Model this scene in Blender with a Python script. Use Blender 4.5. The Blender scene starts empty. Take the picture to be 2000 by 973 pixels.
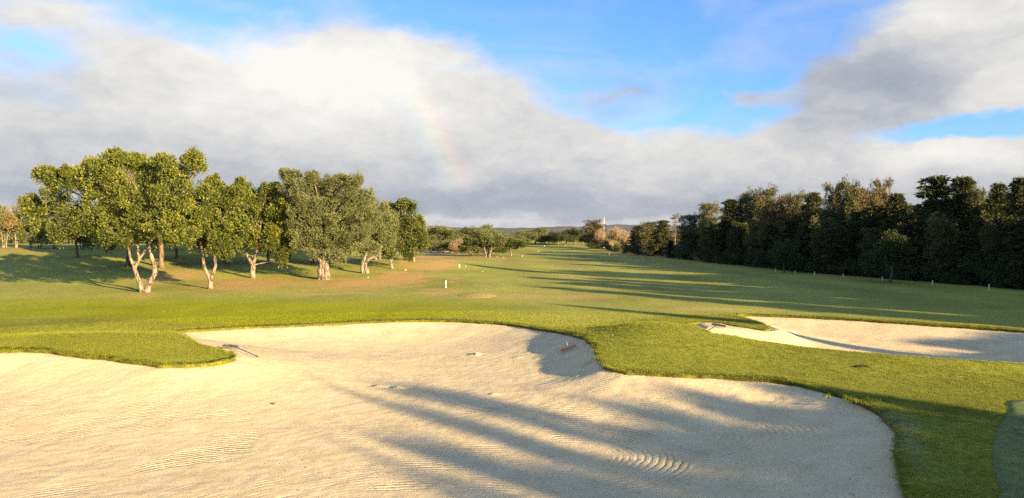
import bpy, math, random
import numpy as np
from mathutils import Vector, Matrix
from mathutils.geometry import delaunay_2d_cdt

# ------------------------------------------------------------------ camera, sky, sun, exposure
SC = bpy.context.scene
COL = SC.collection
FPX, CX, CY, YH = 1455.0, 1000.0, 486.5, 455.0
CAMZ = 4.2
TILT = math.atan((CY - YH) / FPX)
cam_d = bpy.data.cameras.new("camera")
cam = bpy.data.objects.new("camera", cam_d)
COL.objects.link(cam)
cam_d.sensor_width = 36.0
cam_d.lens = FPX * 36.0 / 2000.0
cam_d.clip_start = 0.1
cam_d.clip_end = 40000.0
cam.location = (0, 0, CAMZ)
cam.rotation_euler = (math.pi / 2 - TILT, 0, 0)
SC.camera = cam

SUN_AZ, SUN_EL = math.radians(136.7), math.radians(12.0)
SUNV = np.array([math.sin(SUN_AZ) * math.cos(SUN_EL), math.cos(SUN_AZ) * math.cos(SUN_EL), math.sin(SUN_EL)])
sun_d = bpy.data.lights.new("sun", 'SUN')
sun_d.energy = 5.0
sun_d.angle = math.radians(0.53)
sun_d.color = (1.0, 0.71, 0.37)
sun = bpy.data.objects.new("sun", sun_d)
COL.objects.link(sun)
sun.location = (60, -60, 60)
sun.rotation_euler = Vector(SUNV).to_track_quat('Z', 'Y').to_euler()

SC.view_settings.view_transform = 'Standard'
SC.view_settings.look = 'None'
SC.view_settings.exposure = 2.1
SC.view_settings.gamma = 1.0
SC.view_settings.use_curve_mapping = False
SC.render.engine = 'CYCLES'
SC.cycles.use_denoising = False
SC.cycles.denoising_input_passes = 'RGB_ALBEDO_NORMAL'
SC.cycles.denoising_prefilter = 'ACCURATE'
SC.cycles.max_bounces = 6
SC.cycles.diffuse_bounces = 3
SC.cycles.glossy_bounces = 2
SC.cycles.transmission_bounces = 4
SC.cycles.volume_bounces = 0
SC.cycles.sample_clamp_indirect = 0.45
SC.cycles.sample_clamp_direct = 1.2


class NT:
    """short-hand for building node trees"""
    def __init__(self, tree):
        self.t = tree
        tree.nodes.clear()

    def n(self, typ, **kw):
        nd = self.t.nodes.new(typ)
        for k, v in kw.items():
            setattr(nd, k, v)
        return nd

    def l(self, a, b):
        self.t.links.new(a, b)

    def put(self, sock, v):
        if isinstance(v, bpy.types.NodeSocket):
            self.l(v, sock)
        elif isinstance(v, (tuple, list)) and len(v) == 3 and sock.type == 'RGBA':
            sock.default_value = (v[0], v[1], v[2], 1)
        else:
            sock.default_value = v

    def m(self, op, a, b=0.0, c=0.0, clamp=False):
        nd = self.n('ShaderNodeMath', operation=op)
        nd.use_clamp = clamp
        for s, v in zip(nd.inputs, (a, b, c)):
            self.put(s, v)
        return nd.outputs[0]

    def vm(self, op, a, b=(0, 0, 0), out=0):
        nd = self.n('ShaderNodeVectorMath', operation=op)
        self.put(nd.inputs[0], a)
        self.put(nd.inputs[1], b)
        return nd.outputs[out]

    def scale(self, a, s):
        nd = self.n('ShaderNodeVectorMath', operation='SCALE')
        self.put(nd.inputs[0], a)
        self.put(nd.inputs['Scale'], s)
        return nd.outputs[0]

    def mix(self, f, a, b, blend='MIX'):
        nd = self.n('ShaderNodeMix', data_type='RGBA', blend_type=blend)
        self.put(nd.inputs[0], f)
        self.put(nd.inputs[6], a)
        self.put(nd.inputs[7], b)
        return nd.outputs[2]

    def noise(self, vec, scale, detail=4, rough=0.5, out=0, dist=0.0):
        nd = self.n('ShaderNodeTexNoise')
        self.put(nd.inputs['Vector'], vec)
        nd.inputs['Scale'].default_value = scale
        nd.inputs['Detail'].default_value = detail
        nd.inputs['Roughness'].default_value = rough
        nd.inputs['Distortion'].default_value = dist
        return nd.outputs[out]

    def ss(self, v, a, b, lo=0.0, hi=1.0):
        nd = self.n('ShaderNodeMapRange', interpolation_type='SMOOTHSTEP')
        self.put(nd.inputs[0], v)
        nd.inputs[1].default_value = a
        nd.inputs[2].default_value = b
        nd.inputs[3].default_value = lo
        nd.inputs[4].default_value = hi
        return nd.outputs[0]

    def ramp(self, v, stops):
        nd = self.n('ShaderNodeValToRGB')
        cr = nd.color_ramp
        while len(cr.elements) < len(stops):
            cr.elements.new(0.5)
        for e, (p, c) in zip(cr.elements, stops):
            e.position = p
            e.color = (c[0], c[1], c[2], 1)
        self.put(nd.inputs[0], v)
        return nd.outputs[0]

    def attr(self, name, typ='GEOMETRY'):
        return self.n('ShaderNodeAttribute', attribute_name=name, attribute_type=typ)


def raydir(px, py):
    f = np.array([0, math.cos(TILT), -math.sin(TILT)])
    u = np.array([0, math.sin(TILT), math.cos(TILT)])
    d = (px - CX) * np.array([1.0, 0, 0]) + (CY - py) * u + FPX * f
    return d / np.linalg.norm(d)


def azel(px, py):
    d = raydir(px, py)
    return math.atan2(d[0], d[1]), math.asin(d[2])


def build_world():
    w = bpy.data.worlds.new("World")
    SC.world = w
    w.use_nodes = True
    g = NT(w.node_tree)
    tc = g.n('ShaderNodeTexCoord')
    d = g.vm('NORMALIZE', tc.outputs['Generated'])
    # ragged cloud edges: the direction is shifted by noise before the cloud masses are looked up
    dstretch = g.vm('MULTIPLY', d, (1, 1, 2.0))
    w1 = g.vm('SUBTRACT', g.noise(dstretch, 5.0, 6, 0.55, 1), (0.5, 0.5, 0.5))
    w2 = g.vm('SUBTRACT', g.noise(dstretch, 17.0, 6, 0.6, 1), (0.5, 0.5, 0.5))
    wd = g.vm('ADD', d, g.vm('MULTIPLY', w1, (0.16, 0.16, 0.085)))
    wd = g.vm('NORMALIZE', g.vm('ADD', wd, g.vm('MULTIPLY', w2, (0.05, 0.05, 0.03))))

    def angles(v):
        s = g.n('ShaderNodeSeparateXYZ')
        g.put(s.inputs[0], v)
        az = g.m('ARCTAN2', s.outputs[0], s.outputs[1])
        el = g.m('ARCSINE', s.outputs[2])
        c = g.n('ShaderNodeCombineXYZ')
        g.put(c.inputs[0], az)
        g.put(c.inputs[1], el)
        return c.outputs[0], az, el

    wv, waz, wel = angles(wd)
    _, az, el = angles(d)

    def blobs(lst, base):
        acc = base
        for (px, py, rx, ry, wt) in lst:
            a, e = azel(px, py)
            q = g.vm('MULTIPLY', g.vm('SUBTRACT', wv, (a, e, 0)), (FPX / rx, FPX / ry, 0))
            b = g.m('EXPONENT', g.m('MULTIPLY', g.vm('DOT_PRODUCT', q, q, 1), -1.0))
            acc = g.m('MULTIPLY_ADD', b, wt, acc)
        return acc

    nz = g.noise(g.vm('MULTIPLY', d, (1, 1, 2.4)), 4.5, 8, 0.58)
    nz2 = g.noise(g.vm('MULTIPLY', d, (1, 1, 2.2)), 11.0, 8, 0.62)
    nz3 = g.noise(g.vm('MULTIPLY', wd, (1, 1, 2.0)), 30.0, 7, 0.62)
    wisp = g.noise(g.vm('MULTIPLY', d, (1, 1, 3.0)), 3.0, 8, 0.55, 0, 1.2)
    # cloud cover: masses in the direction they stand; noise elsewhere, plus unseen overhead cloud added to whiten the light in shade
    low = g.ss(wel, 0.13, 0.0, 0.0, 0.75)
    cover0 = g.m('MULTIPLY_ADD', nz, 1.1, -0.25)
    cover0 = g.m('ADD', g.m('ADD', cover0, low), g.ss(wel, 0.32, 0.6, 0.0, 0.32))
    cov = blobs([
        (250, 300, 560, 190, 1.0), (700, 230, 330, 170, 0.95), (930, 260, 240, 130, 0.65), (110, 40, 190, 60, 0.5),
        (620, 90, 200, 60, 0.35), (1130, 335, 300, 95, 0.8), (1480, 345, 420, 66, 0.85), (1900, 345, 320, 52, 0.8), (1840, 285, 120, 26, 0.35),
        (1850, 120, 230, 105, 1.0), (1690, 180, 140, 75, 0.95), (1610, 255, 90, 40, 0.5), (1880, 20, 150, 60, 0.5), (1990, 60, 120, 120, 0.5), (1250, 190, 95, 22, 1.0), (1465, 205, 60, 18, 0.8),
        (1350, 90, 330, 130, -0.75), (1280, 180, 170, 70, -0.5), (1050, 40, 260, 70, -0.45), (1440, 240, 150, 25, -0.25),
        (1880, 232, 150, 24, -0.85), (1740, 262, 70, 14, -0.5), (60, 92, 120, 34, -0.45), (390, 62, 150, 50, -0.5), (250, 10, 120, 25, -0.1), (500, 10, 160, 25, -0.2), (1960, 215, 90, 30, -0.3), (800, 30, 130, 40, -0.2),
    ], cover0)
    mask = g.ss(cov, 0.32, 1.12)
    thin = g.m('MULTIPLY', g.ss(wisp, 0.40, 0.74), 0.42)
    mask = g.m('MAXIMUM', mask, thin)
    # brightness of the cloud: lit cream parts and grey undersides
    br0 = g.m('ADD', g.m('MULTIPLY_ADD', g.m('SUBTRACT', nz2, 0.5), 0.60, 0.62), g.m('MULTIPLY', g.m('SUBTRACT', nz3, 0.5), 0.30))
    br = blobs([
        (620, 140, 300, 90, 0.40), (640, 230, 220, 80, 0.16), (200, 240, 160, 70, 0.10), (860, 260, 130, 110, -0.06),
        (60, 180, 150, 70, -0.06), (200, 360, 520, 75, -0.20), (480, 320, 300, 60, -0.05), (1000, 400, 500, 40, -0.26), (1450, 410, 500, 50, -0.10),
        (1700, 160, 150, 80, -0.34), (1830, 105, 150, 50, -0.14), (1640, 220, 130, 40, -0.15), (1870, 30, 110, 45, 0.25), (1950, 130, 120, 50, 0.25), (1660, 205, 60, 22, 0.25),
        (1860, 285, 110, 28, 0.35), (1900, 350, 220, 35, -0.10), (1250, 270, 170, 40, 0.12), (1440, 285, 80, 25, 0.12), (1500, 340, 160, 40, -0.05),
        (1230, 193, 90, 20, -0.2), (960, 437, 420, 9, 0.30), (120, 30, 170, 60, 0.15),
    ], br0)
    ccol = g.ramp(br, [(0.0, (0.125, 0.145, 0.185)), (0.34, (0.197, 0.209, 0.234)), (0.66, (0.318, 0.316, 0.310)), (1.0, (0.42, 0.412, 0.39))])
    sky = g.n('ShaderNodeTexSky', sky_type='NISHITA')
    sky.sun_disc = False
    sky.sun_elevation = SUN_EL
    sky.sun_rotation = SUN_AZ
    sky.altitude = 50
    sky.air_density = 1.0
    sky.dust_density = 0.35
    sky.ozone_density = 2.5
    blue = g.mix(1.0, g.scale(sky.outputs[0], 0.115), (0.54, 0.76, 1.14), 'MULTIPLY')
    tot = g.mix(mask, blue, ccol)
    # rainbow: a ring 42 degrees from the point opposite the sun
    dt = g.vm('DOT_PRODUCT', d, tuple(-SUNV), 1)
    th = g.m('MULTIPLY', g.m('ARCCOSINE', dt), 180 / math.pi)
    t = g.ss(th, 0, 1)
    nd = g.n('ShaderNodeMapRange')
    g.put(nd.inputs[0], th)
    nd.inputs[1].default_value = 39.6
    nd.inputs[2].default_value = 43.6
    bow = g.ramp(nd.outputs[0], [(0.0, (0, 0, 0)), (0.22, (0.06, 0.10, 0.34)), (0.36, (0.10, 0.40, 0.40)), (0.52, (0.62, 0.62, 0.16)), (0.68, (0.90, 0.42, 0.10)), (0.82, (0.55, 0.10, 0.05)), (1.0, (0, 0, 0))])
    e1 = azel(880, 385)[1]
    e2 = azel(880, 330)[1]
    e3 = azel(880, 230)[1]
    e4 = azel(880, 150)[1]
    seg = g.m('MULTIPLY', g.ss(el, e1, e2), g.ss(el, e4, e3))
    seg = g.m('MULTIPLY', seg, g.ss(az, -0.35, -0.2))
    tot = g.mix(g.m('MULTIPLY', seg, 0.066), tot, bow, 'ADD')
    bg = g.n('ShaderNodeBackground')
    g.put(bg.inputs[0], tot)
    bg.inputs[1].default_value = 0.545
    out = g.n('ShaderNodeOutputWorld')
    g.l(bg.outputs[0], out.inputs[0])
    w.cycles.sampling_method = 'MANUAL'
    w.cycles.sample_map_resolution = 512


build_world()

# ------------------------------------------------------------------ numeric helpers
RNG = np.random.default_rng(7)


def S(a, b, x):
    t = np.clip((np.asarray(x, float) - a) / (b - a), 0, 1)
    return t * t * (3 - 2 * t)


def vnoise(x, y, seed=0):
    x = np.asarray(x, float)
    y = np.asarray(y, float)
    xi = np.floor(x).astype(np.int64)
    yi = np.floor(y).astype(np.int64)
    fx = x - xi
    fy = y - yi
    fx = fx * fx * (3 - 2 * fx)
    fy = fy * fy * (3 - 2 * fy)

    def h(a, b):
        n = (a * 374761393 + b * 668265263 + seed * 974634777) & 0xffffffff
        n = ((n ^ (n >> 13)) * 1274126177) & 0xffffffff
        return ((n ^ (n >> 16)) & 0xffff) / 65535.0
    return (h(xi, yi) * (1 - fx) + h(xi + 1, yi) * fx) * (1 - fy) + (h(xi, yi + 1) * (1 - fx) + h(xi + 1, yi + 1) * fx) * fy


def fbm(x, y, seed=0, o=4):
    v, a, s = 0, 0.5, 0
    for k in range(o):
        v = v + a * vnoise(np.asarray(x) * 2 ** k, np.asarray(y) * 2 ** k, seed + k * 17)
        s += a
        a *= 0.5
    return v / s


def G(x, y, cx, cy, rx, ry, rot=0.0):
    c, s = math.cos(rot), math.sin(rot)
    u = (x - cx) * c + (y - cy) * s
    v = -(x - cx) * s + (y - cy) * c
    return np.exp(-(u / rx) ** 2 - (v / ry) ** 2)


def zbase(x, y):
    x = np.asarray(x, float)
    y = np.asarray(y, float)
    z = 0.16 * (fbm(x / 14, y / 14, 3, 3) - 0.5) * S(8, 25, y) + 0.5 * (fbm(x / 60, y / 60, 5, 2) - 0.5) * S(60, 140, y)
    z = z + 0.9 * S(12.0, 4, np.hypot(x - 1, y + 2.5))                      # the camera stands on the raised edge of the green
    z = z + 2.5 * S(-6, -36, x + 0.12 * (y - 60)) * S(56, 100, y)            # left field rises
    z = z + 0.95 * G(x, y, -13, 94, 10, 15)                                  # brown hump beside the olives
    z = z + 1.9 * S(150, 330, y)                                             # fairway climbs at its far end
    z = z + 0.72 * G(x, y, 5.4, 28.0, 2.9, 3.8) + 0.34 * G(x, y, 11.5, 24.0, 4.0, 2.6, -0.35)   # between the bunkers
    z = z + 0.45 * G(x, y, -15.5, 27.6, 6.0, 2.6)                             # tongue of turf
    z = z + 0.55 * G(x, y, 21.2, 24.0, 4.4, 3.6)                              # bank at the end of the far bunker
    z = z + 0.9 * S(0, 25, x - edge_x(y) - 2) * S(-60, 60, y)
    return z


def edge_x(y):
    return np.interp(np.asarray(y, float), [-80, 57, 82, 113, 136, 204, 300, 900], [70.7, 36.5, 30, 25.5, 21.8, 20, 24, 60])


def catmull(P, spacing):
    P = np.asarray(P, float)
    n = len(P)
    out = []
    for i in range(n):
        p0, p1, p2, p3 = P[i - 1], P[i], P[(i + 1) % n], P[(i + 2) % n]
        m = max(1, int(round(np.linalg.norm(p2 - p1) / spacing)))
        t = (np.arange(m) / m)[:, None]
        out.append(0.5 * (2 * p1 + (p2 - p0) * t + (2 * p0 - 5 * p1 + 4 * p2 - p3) * t ** 2 + (3 * p1 - p0 - 3 * p2 + p3) * t ** 3))
    return np.vstack(out)


TS = np.geomspace(2.0, 900.0, 6000)


def hit(px, py, zf=zbase):
    d = raydir(px, py)
    p = np.array([0, 0, CAMZ]) + TS[:, None] * d
    below = p[:, 2] < zf(p[:, 0], p[:, 1])
    i = int(np.argmax(below)) if below.any() else len(TS) - 1
    if i > 0 and below.any():
        a, b = TS[i - 1], TS[i]
        for _ in range(12):
            m = (a + b) / 2
            q = np.array([0, 0, CAMZ]) + m * d
            if q[2] < float(zf(q[0], q[1])):
                b = m
            else:
                a = m
        return np.array([0, 0, CAMZ]) + b * d
    return p[i]


def at(px, py, Y):
    d = raydir(px, py)
    return np.array([0, 0, CAMZ]) + d * (Y / d[1])


def inside(poly, x, y):
    x = np.asarray(x, float)
    y = np.asarray(y, float)
    r = np.zeros(x.shape, bool)
    x0, y0 = poly[:, 0], poly[:, 1]
    x1, y1 = np.roll(x0, -1), np.roll(y0, -1)
    for a, b, c, e in zip(x0, y0, x1, y1):
        if b == e:
            continue
        k = ((b > y) != (e > y)) & (x < (c - a) * (y - b) / (e - b) + a)
        r ^= k
    return r


def dist_poly(poly, x, y):
    x = np.asarray(x, float)
    y = np.asarray(y, float)
    best = np.full(x.shape, 1e9)
    P = poly
    Q = np.roll(poly, -1, axis=0)
    for (a, b), (c, e) in zip(P, Q):
        dx, dy = c - a, e - b
        L = dx * dx + dy * dy + 1e-12
        t = np.clip(((x - a) * dx + (y - b) * dy) / L, 0, 1)
        best = np.minimum(best, (x - a - t * dx) ** 2 + (y - b - t * dy) ** 2)
    return np.sqrt(best)


# ------------------------------------------------------------------ object helpers
def np_mesh(name, V, F, smooth=False):
    me = bpy.data.meshes.new(name)
    V = np.ascontiguousarray(V, dtype=np.float32)
    F = np.ascontiguousarray(F, dtype=np.int32)
    n, k = F.shape
    me.vertices.add(len(V))
    me.vertices.foreach_set('co', V.ravel())
    me.loops.add(F.size)
    me.loops.foreach_set('vertex_index', F.ravel())
    me.polygons.add(n)
    me.polygons.foreach_set('loop_start', np.arange(0, n * k, k, dtype=np.int32))
    me.polygons.foreach_set('use_smooth', np.full(n, smooth))
    me.update(calc_edges=True)
    return me


def f_attr(me, name, vals):
    a = me.attributes.new(name, 'FLOAT', 'POINT')
    a.data.foreach_set('value', np.ascontiguousarray(vals, dtype=np.float32))


def c_attr(me, name, rgb):
    a = me.attributes.new(name, 'FLOAT_COLOR', 'POINT')
    c = np.ones((len(rgb), 4), np.float32)
    c[:, :3] = rgb
    a.data.foreach_set('color', c.ravel())


def link(name, me, mat=None, parent=None, kind=None):
    o = bpy.data.objects.new(name, me)
    COL.objects.link(o)
    if mat and not me.materials:
        me.materials.append(mat)
    if parent:
        o.parent = parent
    if kind:
        o['kind'] = kind
    return o


def tag(o, label, cat, group=None):
    o['label'] = label
    o['category'] = cat
    if group:
        o['group'] = group
    return o


def thing(name, label, cat, loc, rz=0.0, group=None):
    o = bpy.data.objects.new(name, None)
    COL.objects.link(o)
    o.empty_display_size = 0.3
    o.location = tuple(float(v) for v in loc)
    o.rotation_euler = (0, 0, rz)
    return tag(o, label, cat, group)


def dup(root, label, loc, rz=0.0, sc=(1, 1, 1), group=None, cat=None):
    r = root.copy()
    COL.objects.link(r)
    r.location = tuple(float(v) for v in loc)
    r.rotation_euler = (0, 0, rz)
    r.scale = sc
    r['label'] = label
    if group:
        r['group'] = group
    elif 'group' in r:
        del r['group']
    if cat:
        r['category'] = cat
    for ch in list(root.children):
        c = ch.copy()
        COL.objects.link(c)
        c.parent = r
        for g2 in list(ch.children):
            e = g2.copy()
            COL.objects.link(e)
            e.parent = c
    return r


def tubes(paths, sides=8, flute=0.0, lobes=5):
    """tapered tubes: each path is a list of (xyz, radius); one quad mesh"""
    VV, FF, off = [], [], 0
    for path in paths:
        P = np.array([p for p, _ in path], float)
        R = np.array([r for _, r in path], float)
        T = np.gradient(P, axis=0)
        T /= np.linalg.norm(T, axis=1)[:, None] + 1e-9
        ref = np.array([0.31, 0.95, 0.05])
        U = np.cross(T, ref)
        U /= np.linalg.norm(U, axis=1)[:, None] + 1e-9
        W = np.cross(T, U)
        th = np.arange(sides) / sides * 2 * math.pi
        n = len(P)
        for i in range(n):
            rr = R[i] * (1 + flute * np.sin(lobes * th + i * 0.5) + 0.5 * flute * np.sin((lobes - 2) * th + i * 0.9 + 1))
            VV.append(P[i] + np.cos(th)[:, None] * U[i] * rr[:, None] + np.sin(th)[:, None] * W[i] * rr[:, None])
        a = np.arange(sides)
        b = (a + 1) % sides
        for i in range(n - 1):
            FF.append(np.stack([off + i * sides + a, off + i * sides + b, off + (i + 1) * sides + b, off + (i + 1) * sides + a], 1))
        off += n * sides
    return np.vstack(VV), np.vstack(FF)


def bez(p0, p1, bend, n, r0, r1, rng):
    p0, p1 = np.asarray(p0, float), np.asarray(p1, float)
    L = np.linalg.norm(p1 - p0)
    m = (p0 + p1) / 2 + rng.normal(0, bend * L, 3) + np.array([0, 0, bend * L * 0.6])
    out = []
    for i in range(n + 1):
        t = i / n
        out.append(((1 - t) ** 2 * p0 + 2 * t * (1 - t) * m + t * t * p1, r0 + (r1 - r0) * t))
    return out


def box(cx, cy, cz, sx, sy, sz, taper=1.0):
    x, y, z = sx / 2, sy / 2, sz / 2
    V = [(-x, -y, -z), (x, -y, -z), (x, y, -z), (-x, y, -z)] + [(a * taper, b * taper, z) for a, b in ((-x, -y), (x, -y), (x, y), (-x, y))]
    V = np.array(V) + (cx, cy, cz)
    F = np.array([(0, 3, 2, 1), (4, 5, 6, 7), (0, 1, 5, 4), (1, 2, 6, 5), (2, 3, 7, 6), (3, 0, 4, 7)])
    return V, F


def join(parts):
    VV, FF, o = [], [], 0
    for V, F in parts:
        VV.append(V)
        FF.append(F + o)
        o += len(V)
    return np.vstack(VV), np.vstack(FF)


def blob_mesh(rx, ry, rz, seed, n=9, m=14, rough=0.25):
    """an uneven closed lump"""
    V = []
    for i in range(n + 1):
        ph = math.pi * i / n
        for j in range(m):
            t = 2 * math.pi * j / m
            k = 1 + rough * (float(vnoise(3 + 2 * math.cos(t) + 5 * math.sin(ph), 3 + 2 * math.sin(t) + 4 * math.cos(ph), seed)) - 0.5) * 2
            V.append((rx * k * math.sin(ph) * math.cos(t), ry * k * math.sin(ph) * math.sin(t), rz * k * math.cos(ph)))
    F = []
    for i in range(n):
        for j in range(m):
            F.append((i * m + j, (i + 1) * m + j, (i + 1) * m + (j + 1) % m, i * m + (j + 1) % m))
    return np.array(V), np.array(F)


# ------------------------------------------------------------------ materials
def mat_new(name):
    m = bpy.data.materials.new(name)
    m.use_nodes = True
    return m, NT(m.node_tree)


def finish(g, col, rough=0.8, spec=0.2, bump=None, bdist=0.01, bstr=1.0, transl=None, tw=0.3):
    p = g.n('ShaderNodeBsdfPrincipled')
    g.put(p.inputs['Base Color'], col)
    g.put(p.inputs['Roughness'], rough)
    p.inputs['Specular IOR Level'].default_value = spec
    if bump is not None:
        b = g.n('ShaderNodeBump')
        b.inputs['Strength'].default_value = bstr
        b.inputs['Distance'].default_value = bdist
        g.put(b.inputs['Height'], bump)
        g.l(b.outputs[0], p.inputs['Normal'])
    o = g.n('ShaderNodeOutputMaterial')
    if transl is not None:
        t = g.n('ShaderNodeBsdfTranslucent')
        g.put(t.inputs[0], transl)
        mx = g.n('ShaderNodeMixShader')
        mx.inputs[0].default_value = tw
        g.l(p.outputs[0], mx.inputs[1])
        g.l(t.outputs[0], mx.inputs[2])
        g.l(mx.outputs[0], o.inputs[0])
    else:
        g.l(p.outputs[0], o.inputs[0])


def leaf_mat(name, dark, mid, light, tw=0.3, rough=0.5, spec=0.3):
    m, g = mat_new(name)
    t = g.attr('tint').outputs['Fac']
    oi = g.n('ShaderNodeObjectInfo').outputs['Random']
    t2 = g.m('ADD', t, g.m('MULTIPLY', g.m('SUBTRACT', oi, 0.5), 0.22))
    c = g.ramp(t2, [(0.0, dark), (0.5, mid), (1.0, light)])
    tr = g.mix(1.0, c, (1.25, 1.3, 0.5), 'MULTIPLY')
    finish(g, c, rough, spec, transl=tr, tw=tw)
    return m


def bark_mat(name, a, b, scale=6.0):
    m, g = mat_new(name)
    tc = g.n('ShaderNodeTexCoord').outputs['Object']
    v = g.vm('MULTIPLY', tc, (1, 1, 0.28))
    n = g.noise(v, scale, 6, 0.65)
    n2 = g.noise(tc, 1.3, 3, 0.5)
    c = g.mix(g.ss(n, 0.40, 0.55), a, b)
    c = g.mix(g.m('MULTIPLY', g.ss(n2, 0.45, 0.7), 0.45), c, (a[0] * 0.8, a[1] * 0.75, a[2] * 0.65))
    finish(g, c, 0.9, 0.1, n, 0.06, 1.0)
    return m


def plain_mat(name, col, rough=0.6, spec=0.3, var=0.25, scale=20):
    m, g = mat_new(name)
    tc = g.n('ShaderNodeTexCoord').outputs['Object']
    n = g.noise(tc, scale, 5, 0.6)
    c = g.mix(g.m('MULTIPLY', g.ss(n, 0.45, 0.75), var), col, tuple(v * 0.45 for v in col))
    finish(g, c, rough, spec, n, 0.002, 0.5)
    return m


M = {}
M['carob'] = leaf_mat('carob_leaves', (0.016, 0.030, 0.007), (0.075, 0.100, 0.017), (0.235, 0.245, 0.034), 0.30, 0.45, 0.35)
M['olive'] = leaf_mat('olive_leaves', (0.034, 0.048, 0.018), (0.118, 0.138, 0.050), (0.245, 0.255, 0.105), 0.25, 0.55, 0.3)
M['pine'] = leaf_mat('conifer_needles', (0.018, 0.028, 0.012), (0.060, 0.074, 0.026), (0.17, 0.165, 0.058), 0.12, 0.7, 0.12)
M['brownpine'] = leaf_mat('browning_needles', (0.042, 0.038, 0.015), (0.120, 0.100, 0.040), (0.24, 0.185, 0.075), 0.15, 0.7, 0.1)
M['dry'] = leaf_mat('dry_twigs', (0.18, 0.13, 0.080), (0.33, 0.25, 0.155), (0.46, 0.36, 0.23), 0.15, 0.8, 0.1)
M['bush'] = leaf_mat('bush_leaves', (0.020, 0.032, 0.012), (0.045, 0.062, 0.020), (0.09, 0.11, 0.035), 0.2, 0.55, 0.2)
M['bark'] = bark_mat('pale_bark', (0.050, 0.041, 0.032), (0.245, 0.21, 0.16), 8)
M['darkbark'] = bark_mat('brown_bark', (0.07, 0.05, 0.035), (0.17, 0.125, 0.085), 7)
M['white'] = plain_mat('white_paint', (0.72, 0.70, 0.66), 0.5, 0.4, 0.3, 40)
M['black'] = plain_mat('black_plastic', (0.022, 0.022, 0.026), 0.45, 0.4)
M['redbrown'] = plain_mat('dark_red_plastic', (0.045, 0.016, 0.013), 0.5, 0.4)
M['teal'] = plain_mat('blue_green_fibreglass', (0.045, 0.145, 0.185), 0.4, 0.45)
M['palesand'] = plain_mat('pale_sand', (0.62, 0.52, 0.36), 0.95, 0.02, 0.15, 2)
M['galv'] = plain_mat('weathered_steel', (0.20, 0.20, 0.20), 0.6, 0.3)
M['alu'] = plain_mat('grey_metal', (0.50, 0.50, 0.49), 0.4, 0.5)
M['concrete'] = plain_mat('pale_concrete', (0.34, 0.33, 0.31), 0.8, 0.2, 0.25, 4)


def grass_ground_mat(name, fine=True):
    m, g = mat_new(name)
    geo = g.n('ShaderNodeNewGeometry')
    pos = geo.outputs['Position']
    col = g.attr('Col').outputs['Color']
    n1 = g.noise(pos, 26.0, 4, 0.65)
    n2 = g.noise(pos, 5.0, 5, 0.6)
    n3 = g.noise(g.vm('MULTIPLY', pos, (1, 1, 1)), 0.9, 5, 0.6)
    c = g.mix(g.ss(n2, 0.3, 0.72), g.mix(1.0, col, (0.78, 0.80, 0.78), 'MULTIPLY'), g.mix(1.0, col, (1.22, 1.16, 1.05), 'MULTIPLY'))
    c = g.mix(g.ss(n1, 0.35, 0.7), g.mix(1.0, c, (0.62, 0.66, 0.62), 'MULTIPLY'), g.mix(1.0, c, (1.3, 1.26, 1.2), 'MULTIPLY'))
    c = g.mix(g.m('MULTIPLY', g.ss(n3, 0.52, 0.75), 0.16), c, g.mix(1.0, c, (1.35, 1.08, 0.8), 'MULTIPLY'))
    h = g.m('ADD', g.m('MULTIPLY', n1, 0.7), g.m('MULTIPLY', n2, 0.8))
    finish(g, c, 0.9, 0.08, h, 0.022, 0.7)
    return m


M['turf'] = grass_ground_mat('mown_turf')


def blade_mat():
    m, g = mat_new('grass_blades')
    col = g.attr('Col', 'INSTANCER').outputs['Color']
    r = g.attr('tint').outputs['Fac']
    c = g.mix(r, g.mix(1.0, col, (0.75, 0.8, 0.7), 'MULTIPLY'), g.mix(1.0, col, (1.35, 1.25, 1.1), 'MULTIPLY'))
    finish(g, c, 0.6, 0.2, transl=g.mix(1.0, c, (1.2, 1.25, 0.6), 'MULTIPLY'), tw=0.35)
    return m


M['blade'] = blade_mat()


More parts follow.
